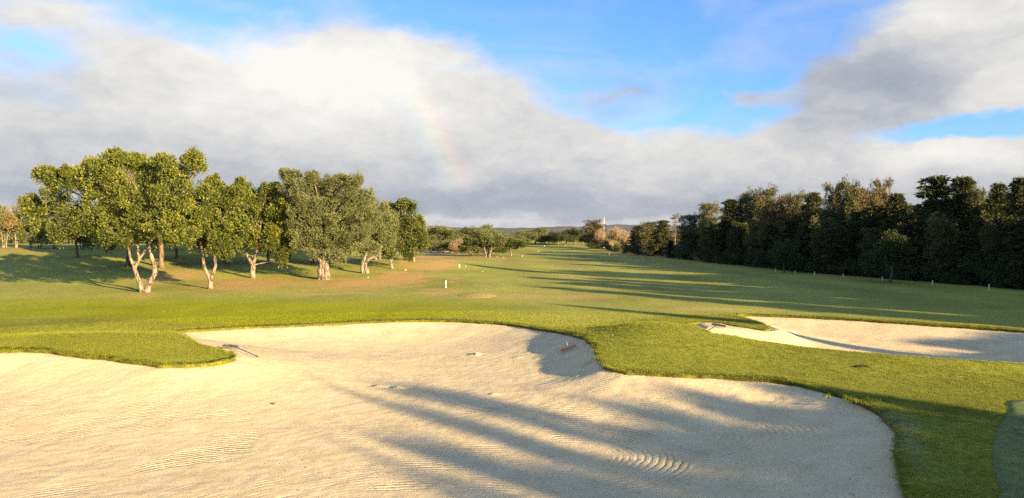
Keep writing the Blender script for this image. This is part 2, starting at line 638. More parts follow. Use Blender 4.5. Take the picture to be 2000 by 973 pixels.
def sand_mat():
    m, g = mat_new('bunker_sand')
    geo = g.n('ShaderNodeNewGeometry')
    pos = geo.outputs['Position']
    ph = g.attr('phase').outputs['Fac']
    am = g.attr('rake').outputs['Fac']
    damp = g.attr('damp').outputs['Fac']
    nw = g.noise(pos, 3.0, 3, 0.5)
    wave = g.m('SINE', g.m('MULTIPLY_ADD', nw, 5.0, g.m('MULTIPLY', ph, 2 * math.pi / 0.155)))
    n1 = g.noise(pos, 55.0, 3, 0.6)
    n2 = g.noise(pos, 16.0, 5, 0.65)
    n3 = g.noise(pos, 1.2, 4, 0.55)
    patch = g.ss(g.noise(pos, 0.8, 4, 0.65), 0.42, 0.66)
    vor = g.n('ShaderNodeTexVoronoi', feature='F1')
    g.put(vor.inputs['Vector'], pos)
    vor.inputs['Scale'].default_value = 17.0
    clod = g.m('MULTIPLY', g.ss(vor.outputs['Distance'], 0.32, 0.0), g.ss(g.noise(pos, 6.0, 3, 0.6), 0.48, 0.62))
    groove = g.m('MULTIPLY', g.m('POWER', g.m('MULTIPLY_ADD', wave, 0.5, 0.5), 2.5), -1.0)
    h = g.m('MULTIPLY', g.m('MULTIPLY', groove, am), g.m('MULTIPLY_ADD', patch, 0.7, 0.3))
    h = g.m('MULTIPLY', h, 3.0)
    h = g.m('MULTIPLY_ADD', n1, 0.06, h)
    h = g.m('MULTIPLY_ADD', g.ss(g.noise(pos, 24.0, 4, 0.7), 0.50, 0.62), 0.25, h)
    h = g.m('MULTIPLY_ADD', n2, 0.40, h)
    h = g.m('MULTIPLY_ADD', clod, 1.3, h)
    c = g.mix(g.ss(n3, 0.3, 0.7), (0.57, 0.480, 0.285), (0.64, 0.550, 0.338))
    c = g.mix(g.m('MULTIPLY', g.ss(n2, 0.5, 0.7), 0.14), c, (0.48, 0.40, 0.30))
    c = g.mix(g.m('MULTIPLY', g.ss(n1, 0.66, 0.76), 0.18), c, (0.22, 0.18, 0.14))
    c = g.mix(damp, c, (0.30, 0.17, 0.09))
    finish(g, c, 0.95, 0.05, h, 0.022, 1.0)
    return m


M['sand'] = sand_mat()

# ------------------------------------------------------------------ bunkers: outlines read off the photograph, set on the ground
MAIN_PX = [(335, 650), (365, 645), (420, 641), (480, 638), (560, 635), (640, 631), (720, 627), (800, 625), (880, 625), (950, 629), (1010, 634), (1060, 642),
           (1110, 650), (1145, 660), (1160, 672), (1166, 688), (1169, 702), (1178, 713), (1205, 721), (1260, 727), (1330, 730), (1400, 732), (1470, 738),
           (1530, 743), (1590, 755), (1640, 768), (1690, 788), (1725, 812), (1745, 838), (1752, 870), (1755, 910), (1762, 945), (1776, 975)]
TONGUE_PX = [(-260, 684), (-120, 682), (0, 683), (60, 684), (120, 688), (200, 698), (290, 709), (350, 712), (420, 708), (452, 701), (463, 693), (440, 682), (380, 667)]
RIGHT_PX = [(1440, 614), (1500, 615), (1600, 619), (1700, 625), (1800, 632), (1900, 638), (2000, 646), (2110, 656), (2230, 675), (2240, 700), (2130, 716), (2000, 711),
            (1900, 705), (1800, 698), (1700, 690), (1600, 682), (1500, 669), (1430, 657), (1380, 648), (1350, 637), (1347, 631), (1380, 629), (1420, 632),
            (1460, 640), (1495, 644), (1503, 641), (1490, 632), (1465, 623)]
main_w = [hit(*p)[:2] for p in MAIN_PX] + [np.array(p) for p in ((6.0, 10.2), (4.6, 8.6), (0, 8.2), (-6, 8.6), (-12, 10.5), (-18, 15), (-22.5, 22))] + [hit(*p)[:2] for p in TONGUE_PX]
right_w = [hit(*p)[:2] for p in RIGHT_PX]
MAIN = catmull(main_w, 0.16)
RIGHT = catmull(right_w, 0.2)
for P in (MAIN, RIGHT):
    P += RNG.normal(0, 0.014, P.shape)
    kk = np.arange(len(P))
    P += (0.26 if P is MAIN else 0.14) * np.stack([fbm(kk / 5.0, kk * 0, 301, 3) - 0.5, fbm(kk / 5.0, kk * 0 + 9, 302, 3) - 0.5], 1)
BUNKERS = [MAIN, RIGHT]
MAIN_C = MAIN[::5]
RIGHT_C = RIGHT[::5]


LIP = hit(1160, 690)


SHA, SHB = hit(1505, 641), hit(1790, 695)


def sand_z(poly, depth, w, shelf=False):
    def f(x, y):
        x = np.asarray(x, float)
        y = np.asarray(y, float)
        d = dist_poly(poly, x, y)
        ins = inside(poly, x, y)
        ww = w - (w - 0.85) * G(x, y, LIP[0], LIP[1], 2.6, 2.6)
        dd = depth
        rise = 0.0
        if shelf:
            ux, uy = SHB[0] - SHA[0], SHB[1] - SHA[1]
            L = math.hypot(ux, uy)
            sr = -((x - SHA[0]) * uy - (y - SHA[1]) * ux) / L
            tt = ((x - SHA[0]) * ux + (y - SHA[1]) * uy) / L ** 2
            lobe = S(0.30, 0.02, tt) * S(1.2, -0.2, sr)
            dd = depth * (1 - 0.95 * lobe)
            rise = 0.17 * lobe * S(0.0, 0.7, d)
        return np.where(ins, zbase(x, y) + rise - 0.10 - dd * (1 - np.exp(-(d / ww) ** 1.25)), zbase(x, y) - 0.12 - np.minimum(d, 0.6) * 0.3)
    return f


SZ_MAIN = sand_z(MAIN_C, 0.62, 2.6)
SZ_RIGHT = sand_z(RIGHT_C, 0.62, 2.0, True)

# rake strokes: (pixel centre, pixel of the arc's own centre, weight radius px) -> groove phase is the distance from the arc centre
SWIRLS = [((1085, 700), (1075, 715), 75), ((950, 690), (880, 640), 130), ((780, 650), (780, 900), 170), ((1450, 830), (1330, 800), 150), ((1560, 880), (1250, 870), 160),
          ((1240, 790), (1120, 830), 120), ((320, 870), (420, 905), 120), ((430, 900), (520, 935), 110), ((600, 860), (900, 1100), 170), ((200, 770), (250, 1500), 260),
          ((350, 725), (330, 560), 120), ((150, 710), (400, 480), 110), ((1380, 745), (1750, 480), 110), ((1180, 740), (900, 560), 80), ((900, 900), (600, 1500), 200),
          ((1150, 930), (900, 700), 160), ((560, 660), (900, 300), 150), ((60, 900), (300, 1300), 160), ((1680, 900), (1300, 860), 110), ((700, 760), (600, 1500), 120)]


def make_sand(name, poly_c, zf, step, swirls):
    lo = poly_c.min(0) - 0.6
    hi = poly_c.max(0) + 0.6
    xs = np.arange(lo[0], hi[0], step)
    ys = np.arange(lo[1], hi[1], step)
    X, Y = np.meshgrid(xs, ys)
    x, y = X.ravel(), Y.ravel()
    d = dist_poly(poly_c, x, y)
    ins = inside(poly_c, x, y)
    keep = ins | (d < 0.45)
    # only the part the view can reach with a margin
    keep &= (np.abs(x) < 0.80 * y + 4.0)
    z = zf(x, y)
    z = z + 0.05 * (fbm(x / 1.3, y / 1.3, 21, 4) - 0.5) + 0.022 * (fbm(x / 0.22, y / 0.22, 31, 3) - 0.5) * S(40, 20, y)
    # footprints and scuffs
    for (px, py, r, h) in ((722, 752, .16, -.05), (742, 754, .15, .06), (760, 755, .16, -.055), (778, 757, .14, .06), (796, 758, .17, -.05), (930, 693, .2, .10), (937, 695, .12, -.05),
                           (1010, 700, .2, .04), (1395, 786, .35, .06), (1420, 792, .3, -.05), (1375, 790, .3, -.04), (1440, 780, .25, .05), (965, 770, .12, .05), (1555, 760, .2, .04)):
        p = hit(px, py, zf)
        if np.hypot(p[0] - x, p[1] - y).min() < 0.3:
            z = z + h * np.exp(-((x - p[0]) ** 2 + (y - p[1]) ** 2) / r ** 2)
    phase = np.zeros_like(x)
    best = np.full(x.shape, -1e9)
    second = np.full(x.shape, -1e9)
    pas = np.zeros_like(x)
    for (pc, ac, r) in swirls:
        c = hit(*pc)
        a = hit(*ac)
        rw = r / FPX * c[1]
        wgt = -((x - c[0]) / rw) ** 2 - ((y - c[1]) / (rw * 2.4)) ** 2 + 1.2 * (fbm(x / 1.5, y / 1.5, int(r) + int(pc[0]), 2) - 0.5)
        ph = np.hypot(x - a[0], y - a[1])
        sel = wgt > best
        band = np.floor(ph / 0.63).astype(np.int64)
        hv = ((band * 7919 + int(pc[0]) * 104729) % 1000) / 1000.0
        eb = np.abs(ph / 0.63 - band - 0.5)
        far = math.hypot(c[0] - a[0], c[1] - a[1]) > 3.5
        vis = np.clip((hv - (0.42 if far else 0.12)) * 1.6, 0, 1) * (0.6 if far else 1.0) * S(0.5, 0.44, eb) * S(0.30, 0.52, fbm(x / 1.8 + hv * 40, y / 1.8, 99, 3))
        pas = np.where(sel, vis, pas)
        phase = np.where(sel, ph, phase)
        second = np.maximum(second, np.minimum(best, wgt))
        best = np.maximum(best, wgt)
    amp = S(0.06, 0.5, best - second) * S(-16, -1.0, best) * pas
    damp = 0.55 * np.exp(-d / 0.10) * (fbm(x / 0.35, y / 0.35, 9, 2) > 0.5)
    idx = -np.ones(len(x), np.int64)
    idx[keep] = np.arange(keep.sum())
    I = idx.reshape(X.shape)
    q = np.stack([I[:-1, :-1], I[:-1, 1:], I[1:, 1:], I[1:, :-1]], -1).reshape(-1, 4)
    q = q[(q >= 0).all(1)]
    me = np_mesh(name, np.stack([x, y, z], 1)[keep], q, True)
    f_attr(me, 'phase', phase[keep])
    f_attr(me, 'rake', amp[keep])
    f_attr(me, 'damp', damp[keep])
    return link(name, me, M['sand'], kind='structure')


o = make_sand('sand_bunker', MAIN_C, SZ_MAIN, 0.055, SWIRLS)
o['label'] = 'large raked sand bunker filling the foreground'
RSW = [((1700, 660), (1700, 450), 150), ((1600, 650), (1500, 500), 120), ((1850, 650), (1990, 480), 120), ((1500, 655), (1600, 900), 120), ((1750, 670), (1600, 620), 90), ((1950, 680), (1700, 900), 120)]
o = make_sand('sand_bunker', RIGHT_C, SZ_RIGHT, 0.08, RSW)
o['label'] = 'smaller sand bunker beyond the grassy mound on the right'

# ------------------------------------------------------------------ turf: colours by zone, then one sheet with the bunkers cut out
C_FAIR = np.array((0.268, 0.290, 0.064))
C_ROUGH = np.array((0.240, 0.270, 0.010))
C_FRINGE = np.array((0.200, 0.220, 0.032))
C_DRY = np.array((0.48, 0.295, 0.125))
C_STRAW = np.array((0.46, 0.35, 0.16))
C_LITTER = np.array((0.075, 0.055, 0.035))
# worn, straw-coloured ground: (px, py, half width px, half height px, strength, straw 0..1)
DRY = [(560, 552, 150, 14, .55, .2), (480, 565, 60, 6, .6, .3), (640, 575, 80, 4, .55, .8), (780, 541, 70, 9, .85, .25), (730, 552, 90, 5, .7, .4), (840, 503, 40, 11, .95, .1),
       (850, 515, 45, 8, .6, .2), (880, 508, 22, 8, .6, .15), (800, 520, 40, 8, .4, .3), (830, 527, 24, 3, .6, .7), (885, 546, 16, 5, .5, .7), (320, 540, 80, 12, .45, .1), (440, 556, 60, 9, .45, .2),
       (700, 560, 130, 6, .4, .4), (850, 568, 60, 7, .5, .3), (1050, 580, 130, 5, .35, .6), (930, 523, 14, 3, .4, .4), (1150, 537, 60, 3, .3, .6), (1250, 537, 50, 3, .35, .9), (1340, 565, 40, 3, .3, .9), (1370, 604, 110, 3, .35, .9),
       (1180, 562, 45, 2.5, .35, .9), (290, 577, 45, 5, .4, .2), (20, 490, 120, 5, .3, .5), (900, 499, 60, 3, .5, .2), (950, 506, 60, 3, .45, .2), (1560, 604, 160, 3, .25, .9), (1450, 570, 120, 3, .22, .9), (380, 540, 60, 10, .35, .15)]
DRYW = []
for (px, py, rx, ry, s, st) in DRY:
    c = hit(px, py)
    a = hit(px, py + ry)
    b = hit(px, py - ry)
    DRYW.append((c[0], c[1], rx / FPX * c[1], max(0.25, abs(b[1] - a[1]) / 2), s, st))
FRINGE_PX = [(-300, 640), (0, 622), (150, 621), (260, 624), (340, 632), (480, 634), (640, 627), (800, 621), (900, 621), (1000, 629), (1080, 640), (1180, 632), (1240, 622), (1340, 616), (1440, 612), (1600, 616),
             (1800, 629), (2000, 643), (2300, 672)]
FR = np.array([hit(*p)[:2] for p in FRINGE_PX] + [np.array((45, 10)), np.array((20, -10)), np.array((-30, -10)), np.array((-45, 20))])
FRC = catmull(FR, 1.5)


def turf_colour(x, y):
    n = fbm(x / 6, y / 6, 40, 4)
    nb = fbm(x / 25, y / 25, 50, 3)
    c = np.empty((len(x), 3))
    c[:] = C_FAIR
    left = S(4, -8, x - 0.03 * y) * S(50, 42, y - 2 * (n - 0.5))
    c += (C_ROUGH - c) * left[:, None]
    fr = inside(FRC, x, y).astype(float)
    df = dist_poly(FRC[::2], x, y)
    fr = fr * S(0, 0.25, df) 
    c += (C_FRINGE - c) * (fr * 0.9)[:, None]
    # a paler line where the cut changes
    line = np.exp(-(df / 0.16) ** 2) * S(2, -6, x)
    c += (np.array((0.26, 0.23, 0.09)) - c) * (0.45 * line)[:, None]
    c *= (0.74 + 0.52 * n)[:, None] * (0.86 + 0.28 * fbm(x / 1.1, y / 2.2, 44, 3))[:, None]
    yel = S(0.45, 0.75, nb)
    c += (np.array((0.29, 0.25, 0.080)) - c) * (0.22 * yel * S(36, 60, y))[:, None]
    # mowing bands along the fairway
    band = np.sin((x + 0.06 * y) * 2 * math.pi / 7.5)
    c *= (1 + 0.09 * np.tanh(3 * band) * S(40, 60, y) * S(-6, 4, x))[:, None]
    dl = dist_poly(MAIN_C, x, y)
    pale = np.exp(-((dl - 0.25) / 0.28) ** 2) * S(6.5, 8.5, x) * S(19, 16, y) * S(0.25, 0.6, fbm(x / 0.6, y / 0.6, 45, 3))
    c += (np.array((0.24, 0.27, 0.14)) - c) * (0.8 * pale)[:, None]
    for (cx, cy, rx, ry, s, st) in DRYW:
        wx = x + 1.6 * (fbm(x / 2.5, y / 5, 60, 3) - 0.5) * rx * 0.6
        wy = y + (fbm(x / 2.5, y / 3, 61, 3) - 0.5) * ry * 2.2
        k = np.exp(-np.abs((wx - cx) / rx) ** 2.5 - ((wy - cy) / ry) ** 2)
        k = min(1, s * 1.1) * S(0.28, 0.68, k * (0.55 + 0.9 * fbm(x / 1.2, y / 3.0, 62, 4)))
        c += ((C_DRY * (1 - st) + C_STRAW * st) - c) * k[:, None]
    # grains of clover and weeds far out
    w = S(0.62, 0.75, fbm(x / 1.7, y / 4, 70, 3)) * S(40, 55, y)
    c += (np.array((0.38, 0.32, 0.14)) - c) * (0.28 * w)[:, None]
    lit = S(0.2, 2.2, x - edge_x(y) + 1.6 * (fbm(x / 3, y / 3, 80, 2) - 0.5)) * S(260, 200, y)
    c += (C_LITTER - c) * (0.85 * lit)[:, None]
    far = S(420, 900, np.hypot(x, y))
    c += (np.array((0.10, 0.105, 0.045)) - c) * far[:, None]
    return c


def build_ground():
    pts = []
    r = 3.2
    while r < 300:
        dr = max(0.16, 0.0135 * r)
        na = int(math.radians(88) * r / max(0.18, 0.0105 * r))
        a = np.linspace(-math.radians(44), math.radians(44), na) + RNG.uniform(-.002, .002)
        pts.append(np.stack([np.sin(a) * r, np.cos(a) * r], 1))
        nb = max(10, na // 7)
        b = np.linspace(math.radians(46), math.radians(314), nb)
        if r < 12 or int(r * 7) % 4 == 0:
            pts.append(np.stack([np.sin(b) * r, np.cos(b) * r], 1))
        r += dr
    for r in np.geomspace(310, 16000, 40):
        a = np.linspace(0, 2 * math.pi, 240, endpoint=False)
        pts.append(np.stack([np.sin(a) * r, np.cos(a) * r], 1))
    P = np.vstack(pts)
    P += RNG.normal(0, 0.02, P.shape)
    near = np.hypot(P[:, 0], P[:, 1]) < 60
    bad = np.zeros(len(P), bool)
    for poly, pc in ((MAIN, MAIN_C), (RIGHT, RIGHT_C)):
        d = dist_poly(pc, P[near, 0], P[near, 1])
        i = inside(poly, P[near, 0], P[near, 1])
        bad[np.where(near)[0]] |= i | (d < 0.13)
    P = P[~bad]
    # extra rings of points just outside each lip so that the turf can curl over
    ext, edges, off = [], [], 0
    for poly in BUNKERS:
        t = np.roll(poly, -1, 0) - np.roll(poly, 1, 0)
        nrm = np.stack([t[:, 1], -t[:, 0]], 1)
        nrm /= np.linalg.norm(nrm, axis=1)[:, None] + 1e-9
        tst = poly + nrm * 0.1
        if inside(poly, tst[:, 0], tst[:, 1]).mean() > 0.5:
            nrm = -nrm
        n = len(poly)
        ext.append(poly)
        edges += [(off + i, off + (i + 1) % n) for i in range(n)]
        off += n
    Pall = np.vstack(ext + [P])
    res = delaunay_2d_cdt([Vector((float(a), float(b))) for a, b in Pall], edges, [], 0, 1e-5)
    V2 = np.array([(v.x, v.y) for v in res[0]])
    F = np.array([f for f in res[2] if len(f) == 3])
    cen = V2[F].mean(1)
    drop = np.zeros(len(F), bool)
    nr = np.hypot(cen[:, 0], cen[:, 1]) < 60
    for poly in BUNKERS:
        drop[np.where(nr)[0]] |= inside(poly, cen[nr, 0], cen[nr, 1])
    F = F[~drop]
    a, b, c = V2[F[:, 0]], V2[F[:, 1]], V2[F[:, 2]]
    flip = ((b - a)[:, 0] * (c - a)[:, 1] - (b - a)[:, 1] * (c - a)[:, 0]) < 0
    F[flip] = F[flip][:, ::-1]
    z = zbase(V2[:, 0], V2[:, 1])
    nr = np.hypot(V2[:, 0], V2[:, 1]) < 60
    for pc in (MAIN_C, RIGHT_C):
        d = dist_poly(pc, V2[nr, 0], V2[nr, 1])
        z[nr] += 0.05 * np.exp(-(d / 0.5) ** 2) - 0.06 * np.exp(-(d / 0.10) ** 2)
    V = np.stack([V2[:, 0], V2[:, 1], z], 1)
    colr = turf_colour(V2[:, 0], V2[:, 1])
    # skirt: the cut turf edge going down behind the sand
    orig = {}
    for vi, lst in enumerate(res[3]):
        for k in lst:
            orig.setdefault(k, vi)
    SV, SF, o2 = [], [], len(V)
    off = 0
    for poly in BUNKERS:
        n = len(poly)
        ring = [orig[off + i] for i in range(n)]
        low = V[ring].copy()
        low[:, 2] -= 0.42
        SV.append(low)
        for i in range(n):
            j = (i + 1) % n
            SF.append((ring[i], ring[j], o2 + j))
            SF.append((ring[i], o2 + j, o2 + i))
        o2 += n
        off += n
    scol = np.tile(np.array((0.070, 0.062, 0.022)), (o2 - len(V), 1))
    V = np.vstack([V] + SV)
    F = np.vstack([F, np.array(SF)])
    me = np_mesh('grass_ground', V, F, True)
    c_attr(me, 'Col', np.vstack([colr, scol]))
    link('grass_ground', me, M['turf'], kind='structure')


build_ground()


def sheet(name, poly_px, zoff, mat, colour=None, spacing=0.5, world=None, crown=0.0, label=None):
    """a thin piece of ground laid over the terrain, its rim turned down into it"""
    P = np.array(world) if world is not None else np.array([hit(*p)[:2] for p in poly_px])
    P = catmull(P, spacing)
    c = P.mean(0)
    rings = [1.02, 1.0, 0.97, 0.9, 0.75, 0.55, 0.35, 0.15, 0.02]
    n = len(P)
    V, F = [], []
    for k, s in enumerate(rings):
        Q = c + (P - c) * s
        zz = zbase(Q[:, 0], Q[:, 1]) + (zoff * min(1, k / 1.0) - (0.05 if k == 0 else 0)) + crown * (1 - s ** 2)
        V.append(np.stack([Q[:, 0], Q[:, 1], zz], 1))
    for k in range(len(rings) - 1):
        for i in range(n):
            j = (i + 1) % n
            F.append((k * n + i, k * n + j, (k + 1) * n + j, (k + 1) * n + i))
    V = np.vstack(V)
    me = np_mesh(name, V, np.array(F), True)
    if colour is not None:
        nn = 0.85 + 0.3 * fbm(V[:, 0] / 0.8, V[:, 1] / 0.8, 12, 4)
        c_attr(me, 'Col', np.array(colour)[None, :] * nn[:, None])
    o = link(name, me, mat, kind='structure')
    if label:
        o['label'] = label
    return o


GREEN_PX = [(2010, 782), (1975, 806), (1950, 845), (1942, 885), (1947, 925), (1962, 965), (1985, 1010)]
gw = [hit(*p)[:2] for p in GREEN_PX]
GREEN = [tuple(p) for p in gw] + [(7.6, 6.0), (11.0, 3.0), (17, 5), (20, 12), (17, 17.0)]
sheet('putting_green', None, 0.022, M['turf'], (0.140, 0.190, 0.075), 0.4, world=GREEN, label='smooth paler putting green at the lower right corner')
sheet('dry_turf_patch', [(893, 577), (912, 572), (940, 571), (962, 575), (968, 579), (945, 582), (910, 582)], 0.004, M['turf'], (0.38, 0.31, 0.11), 0.6, crown=0.09, label='straw coloured oval mound on the fairway')
sheet('sand_strip', [(818, 493), (835, 489.6), (862, 489.2), (878, 491), (860, 493.2), (838, 494)], 0.06, M['palesand'], None, 1.0, label='pale sandy strip on top of the brown hump')


# ------------------------------------------------------------------ grass blades near the camera
def build_blades():
    rng = np.random.default_rng(5)
    V, F, T = [], [], []
    for k in range(10):
        a = rng.uniform(0, 2 * math.pi)
        r = rng.uniform(0, 0.055)
        bx, by = r * math.cos(a), r * math.sin(a)
        h = rng.uniform(0.016, 0.036)
        l = rng.uniform(0.008, 0.03)
        b = rng.uniform(0, 2 * math.pi)
        w = 0.0034
        dx, dy = math.cos(b), math.sin(b)
        V += [(bx - dy * w, by + dx * w, -0.01), (bx + dy * w, by - dx * w, -0.01), (bx + dx * l, by + dy * l, h)]
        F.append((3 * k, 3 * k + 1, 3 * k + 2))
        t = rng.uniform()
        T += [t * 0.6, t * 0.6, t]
    me = np_mesh('grass_tuft', np.array(V), np.array(F))
    f_attr(me, 'tint', T)
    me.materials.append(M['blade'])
    tuft = bpy.data.objects.new('grass_tuft', me)
    # points over the near turf, thinning with distance
    N = 330000
    r = np.exp(rng.uniform(math.log(7.0), math.log(40.0), N))
    a = rng.uniform(-math.radians(37.5), math.radians(37.5), N)
    x, y = np.sin(a) * r, np.cos(a) * r
    out = np.ones(N, bool)
    for poly in BUNKERS:
        out &= ~inside(poly, x, y)
    gp = catmull(np.array(GREEN), 0.5)
    ing = inside(gp, x, y)
    out &= ~(ing & (rng.uniform(size=N) < 0.3))
    x, y, ing = x[out], y[out], ing[out]
    s = rng.uniform(0.6, 1.3, len(x)) * (0.55 + 0.9 * fbm(x / 0.5, y / 0.5, 88, 3)) * np.where(ing, 0.42, 1.0) * np.clip(np.hypot(x, y) / 20, 0.85, 1.5)
    # shaggy fringe along the lips
    for poly, dens in ((MAIN, 26), (RIGHT, 22)):
        n = len(poly) * dens // 6
        i = rng.integers(0, len(poly), n)
        t = rng.uniform(size=n)[:, None]
        q = poly[i] * (1 - t) + np.roll(poly, -1, 0)[i] * t + rng.normal(0, 0.035, (n, 2))
        k = (np.abs(q[:, 0]) < 0.75 * q[:, 1] + 1)
        q = q[k]
        x = np.concatenate([x, q[:, 0]])
        y = np.concatenate([y, q[:, 1]])
        s = np.concatenate([s, rng.uniform(0.9, 1.6, len(q)) * (0.6 + 0.9 * fbm(q[:, 0] / 0.4, q[:, 1] / 0.4, 89, 3))])
        ing = np.concatenate([ing, np.zeros(len(q), bool)])
    # a few wild tufts on the right lip
    c = hit(1695, 783)
    q = c[:2] + rng.normal(0, 1, (70, 2)) * (0.35, 0.22)
    x = np.concatenate([x, q[:, 0]]); y = np.concatenate([y, q[:, 1]]); s = np.concatenate([s, rng.uniform(1.4, 2.8, 70)]); ing = np.concatenate([ing, np.zeros(70, bool)])
    z = zbase(x, y)
    for pc in (MAIN_C, RIGHT_C):
        d = dist_poly(pc, x, y)
        z += 0.05 * np.exp(-(d / 0.5) ** 2) - 0.06 * np.exp(-(d / 0.10) ** 2)
    z = z + np.where(ing, 0.022, 0)
    col = turf_colour(x, y) * rng.uniform(0.8, 1.25, len(x))[:, None]
    col[ing] = np.array((0.140, 0.190, 0.075)) * rng.uniform(0.85, 1.15, ing.sum())[:, None]
    me = bpy.data.meshes.new('turf_grass')
    me.vertices.add(len(x))
    me.vertices.foreach_set('co', np.stack([x, y, z], 1).astype(np.float32).ravel())
    f_attr(me, 'size', s)
    f_attr(me, 'spin', rng.uniform(0, 6.28, len(x)))
    c_attr(me, 'Col', col)
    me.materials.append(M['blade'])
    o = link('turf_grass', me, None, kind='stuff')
    o['label'] = 'short mown grass round the bunkers'
    ng = bpy.data.node_groups.new('grass_scatter', 'GeometryNodeTree')
    ng.interface.new_socket('Geometry', in_out='INPUT', socket_type='NodeSocketGeometry')
    ng.interface.new_socket('Geometry', in_out='OUTPUT', socket_type='NodeSocketGeometry')
    gi = ng.nodes.new('NodeGroupInput')
    go = ng.nodes.new('NodeGroupOutput')
    ip = ng.nodes.new('GeometryNodeInstanceOnPoints')
    oi = ng.nodes.new('GeometryNodeObjectInfo')
    oi.inputs['Object'].default_value = tuft
    oi.inputs['As Instance'].default_value = True
    na = ng.nodes.new('GeometryNodeInputNamedAttribute')
    na.data_type = 'FLOAT'
    na.inputs['Name'].default_value = 'size'
    nb = ng.nodes.new('GeometryNodeInputNamedAttribute')
    nb.data_type = 'FLOAT'
    nb.inputs['Name'].default_value = 'spin'
    cx = ng.nodes.new('ShaderNodeCombineXYZ')
    L = ng.links.new
    L(gi.outputs[0], ip.inputs['Points'])
    L(oi.outputs['Geometry'], ip.inputs['Instance'])
    L(na.outputs['Attribute'], ip.inputs['Scale'])
    L(nb.outputs['Attribute'], cx.inputs[2])
    L(cx.outputs[0], ip.inputs['Rotation'])
    L(ip.outputs[0], go.inputs[0])
    md = o.modifiers.new('scatter', 'NODES')
    md.node_group = ng


build_blades()


def scatter_bits(name, label, mat, x, y, z, size, seed, tint=None):
    """many tiny flat flakes or crumbs, each its own little tetrahedron"""
    rng = np.random.default_rng(seed)
    n = len(x)
    P = np.stack([x, y, z], 1)
    off = rng.normal(0, 1, (n, 4, 3))
    off /= np.linalg.norm(off, axis=2)[:, :, None]
    off[:, :, 2] *= 0.5
    V = (P[:, None, :] + off * (size * rng.uniform(0.5, 1.4, n))[:, None, None]).reshape(-1, 3)
    b = np.arange(n)[:, None] * 4
    F = np.vstack([b + [0, 1, 2], b + [0, 2, 3], b + [0, 3, 1], b + [1, 3, 2]])
    o = link(name, np_mesh(name, V, F), mat, kind='stuff')
    o['label'] = label


def build_bits():
    rng = np.random.default_rng(31)
    r = np.exp(rng.uniform(math.log(11), math.log(36), 2600))
    a = rng.uniform(-0.62, 0.62, 2600)
    x, y = np.sin(a) * r, np.cos(a) * r
    k = inside(MAIN_C, x, y) & (fbm(x / 2.0, y / 2.0, 55, 3) > 0.46)
    x, y = x[k], y[k]
    scatter_bits('sand_crumbs', 'small dark crumbs and twigs on the sand', M['darkbark'], x, y, SZ_MAIN(x, y) + 0.012, 0.016, 3)
    r = rng.uniform(26, 75, 380)
    a = rng.uniform(-0.62, 0.35, 380)
    x, y = np.sin(a) * r, np.cos(a) * r
    k = ~inside(MAIN_C, x, y) & ~inside(RIGHT_C, x, y) & (fbm(x / 5, y / 5, 56, 3) > 0.5)
    x, y = x[k], y[k]
    scatter_bits('fallen_leaves', 'pale fallen leaves dotted over the turf', M['dryleaf'], x, y, zbase(x, y) + 0.02, 0.024, 4)


M['soil'] = plain_mat('dark_soil', (0.030, 0.026, 0.016), 0.95, 0.05)
M['dryleaf'] = plain_mat('fallen_leaf', (0.55, 0.50, 0.30), 0.7, 0.2)
build_bits()


# ------------------------------------------------------------------ hills beyond the plain
def build_hills():
    n = 700
    az = np.linspace(-math.radians(75), math.radians(75), n)
    rows = []
    prof = 0.55 * fbm(az * 22 + 50, az * 0 + 1, 90, 5) + 0.45 * fbm(az * 7 + 20, az * 0 + 4, 91, 3)
    for k, (rr, f) in enumerate(((5200, 0.0), (5600, .45), (6000, .8), (6400, 1.0), (6900, .75), (7600, 0.0))):
        h = 76 * (0.34 + 0.9 * prof) * f * (0.85 + 0.3 * fbm(az * 60, az * 0 + k, 92, 3))
        rows.append(np.stack([np.sin(az) * rr, np.cos(az) * rr, h - (8 if f == 0 else 0)], 1))
    V = np.vstack(rows)
    F = []
    for k in range(5):
        a = np.arange(n - 1) + k * n
        F.append(np.stack([a, a + 1, a + 1 + n, a + n], 1))
    m, g = mat_new('hill_scrub')
    pos = g.n('ShaderNodeNewGeometry').outputs['Position']
    c = g.mix(g.ss(g.noise(pos, 0.006, 6, 0.65), 0.35, 0.65), (0.06, 0.068, 0.035), (0.15, 0.135, 0.075))
    finish(g, c, 0.95, 0.0)
    link('hills', np_mesh('hills', V, np.vstack(F), True), m, kind='structure')


build_hills()


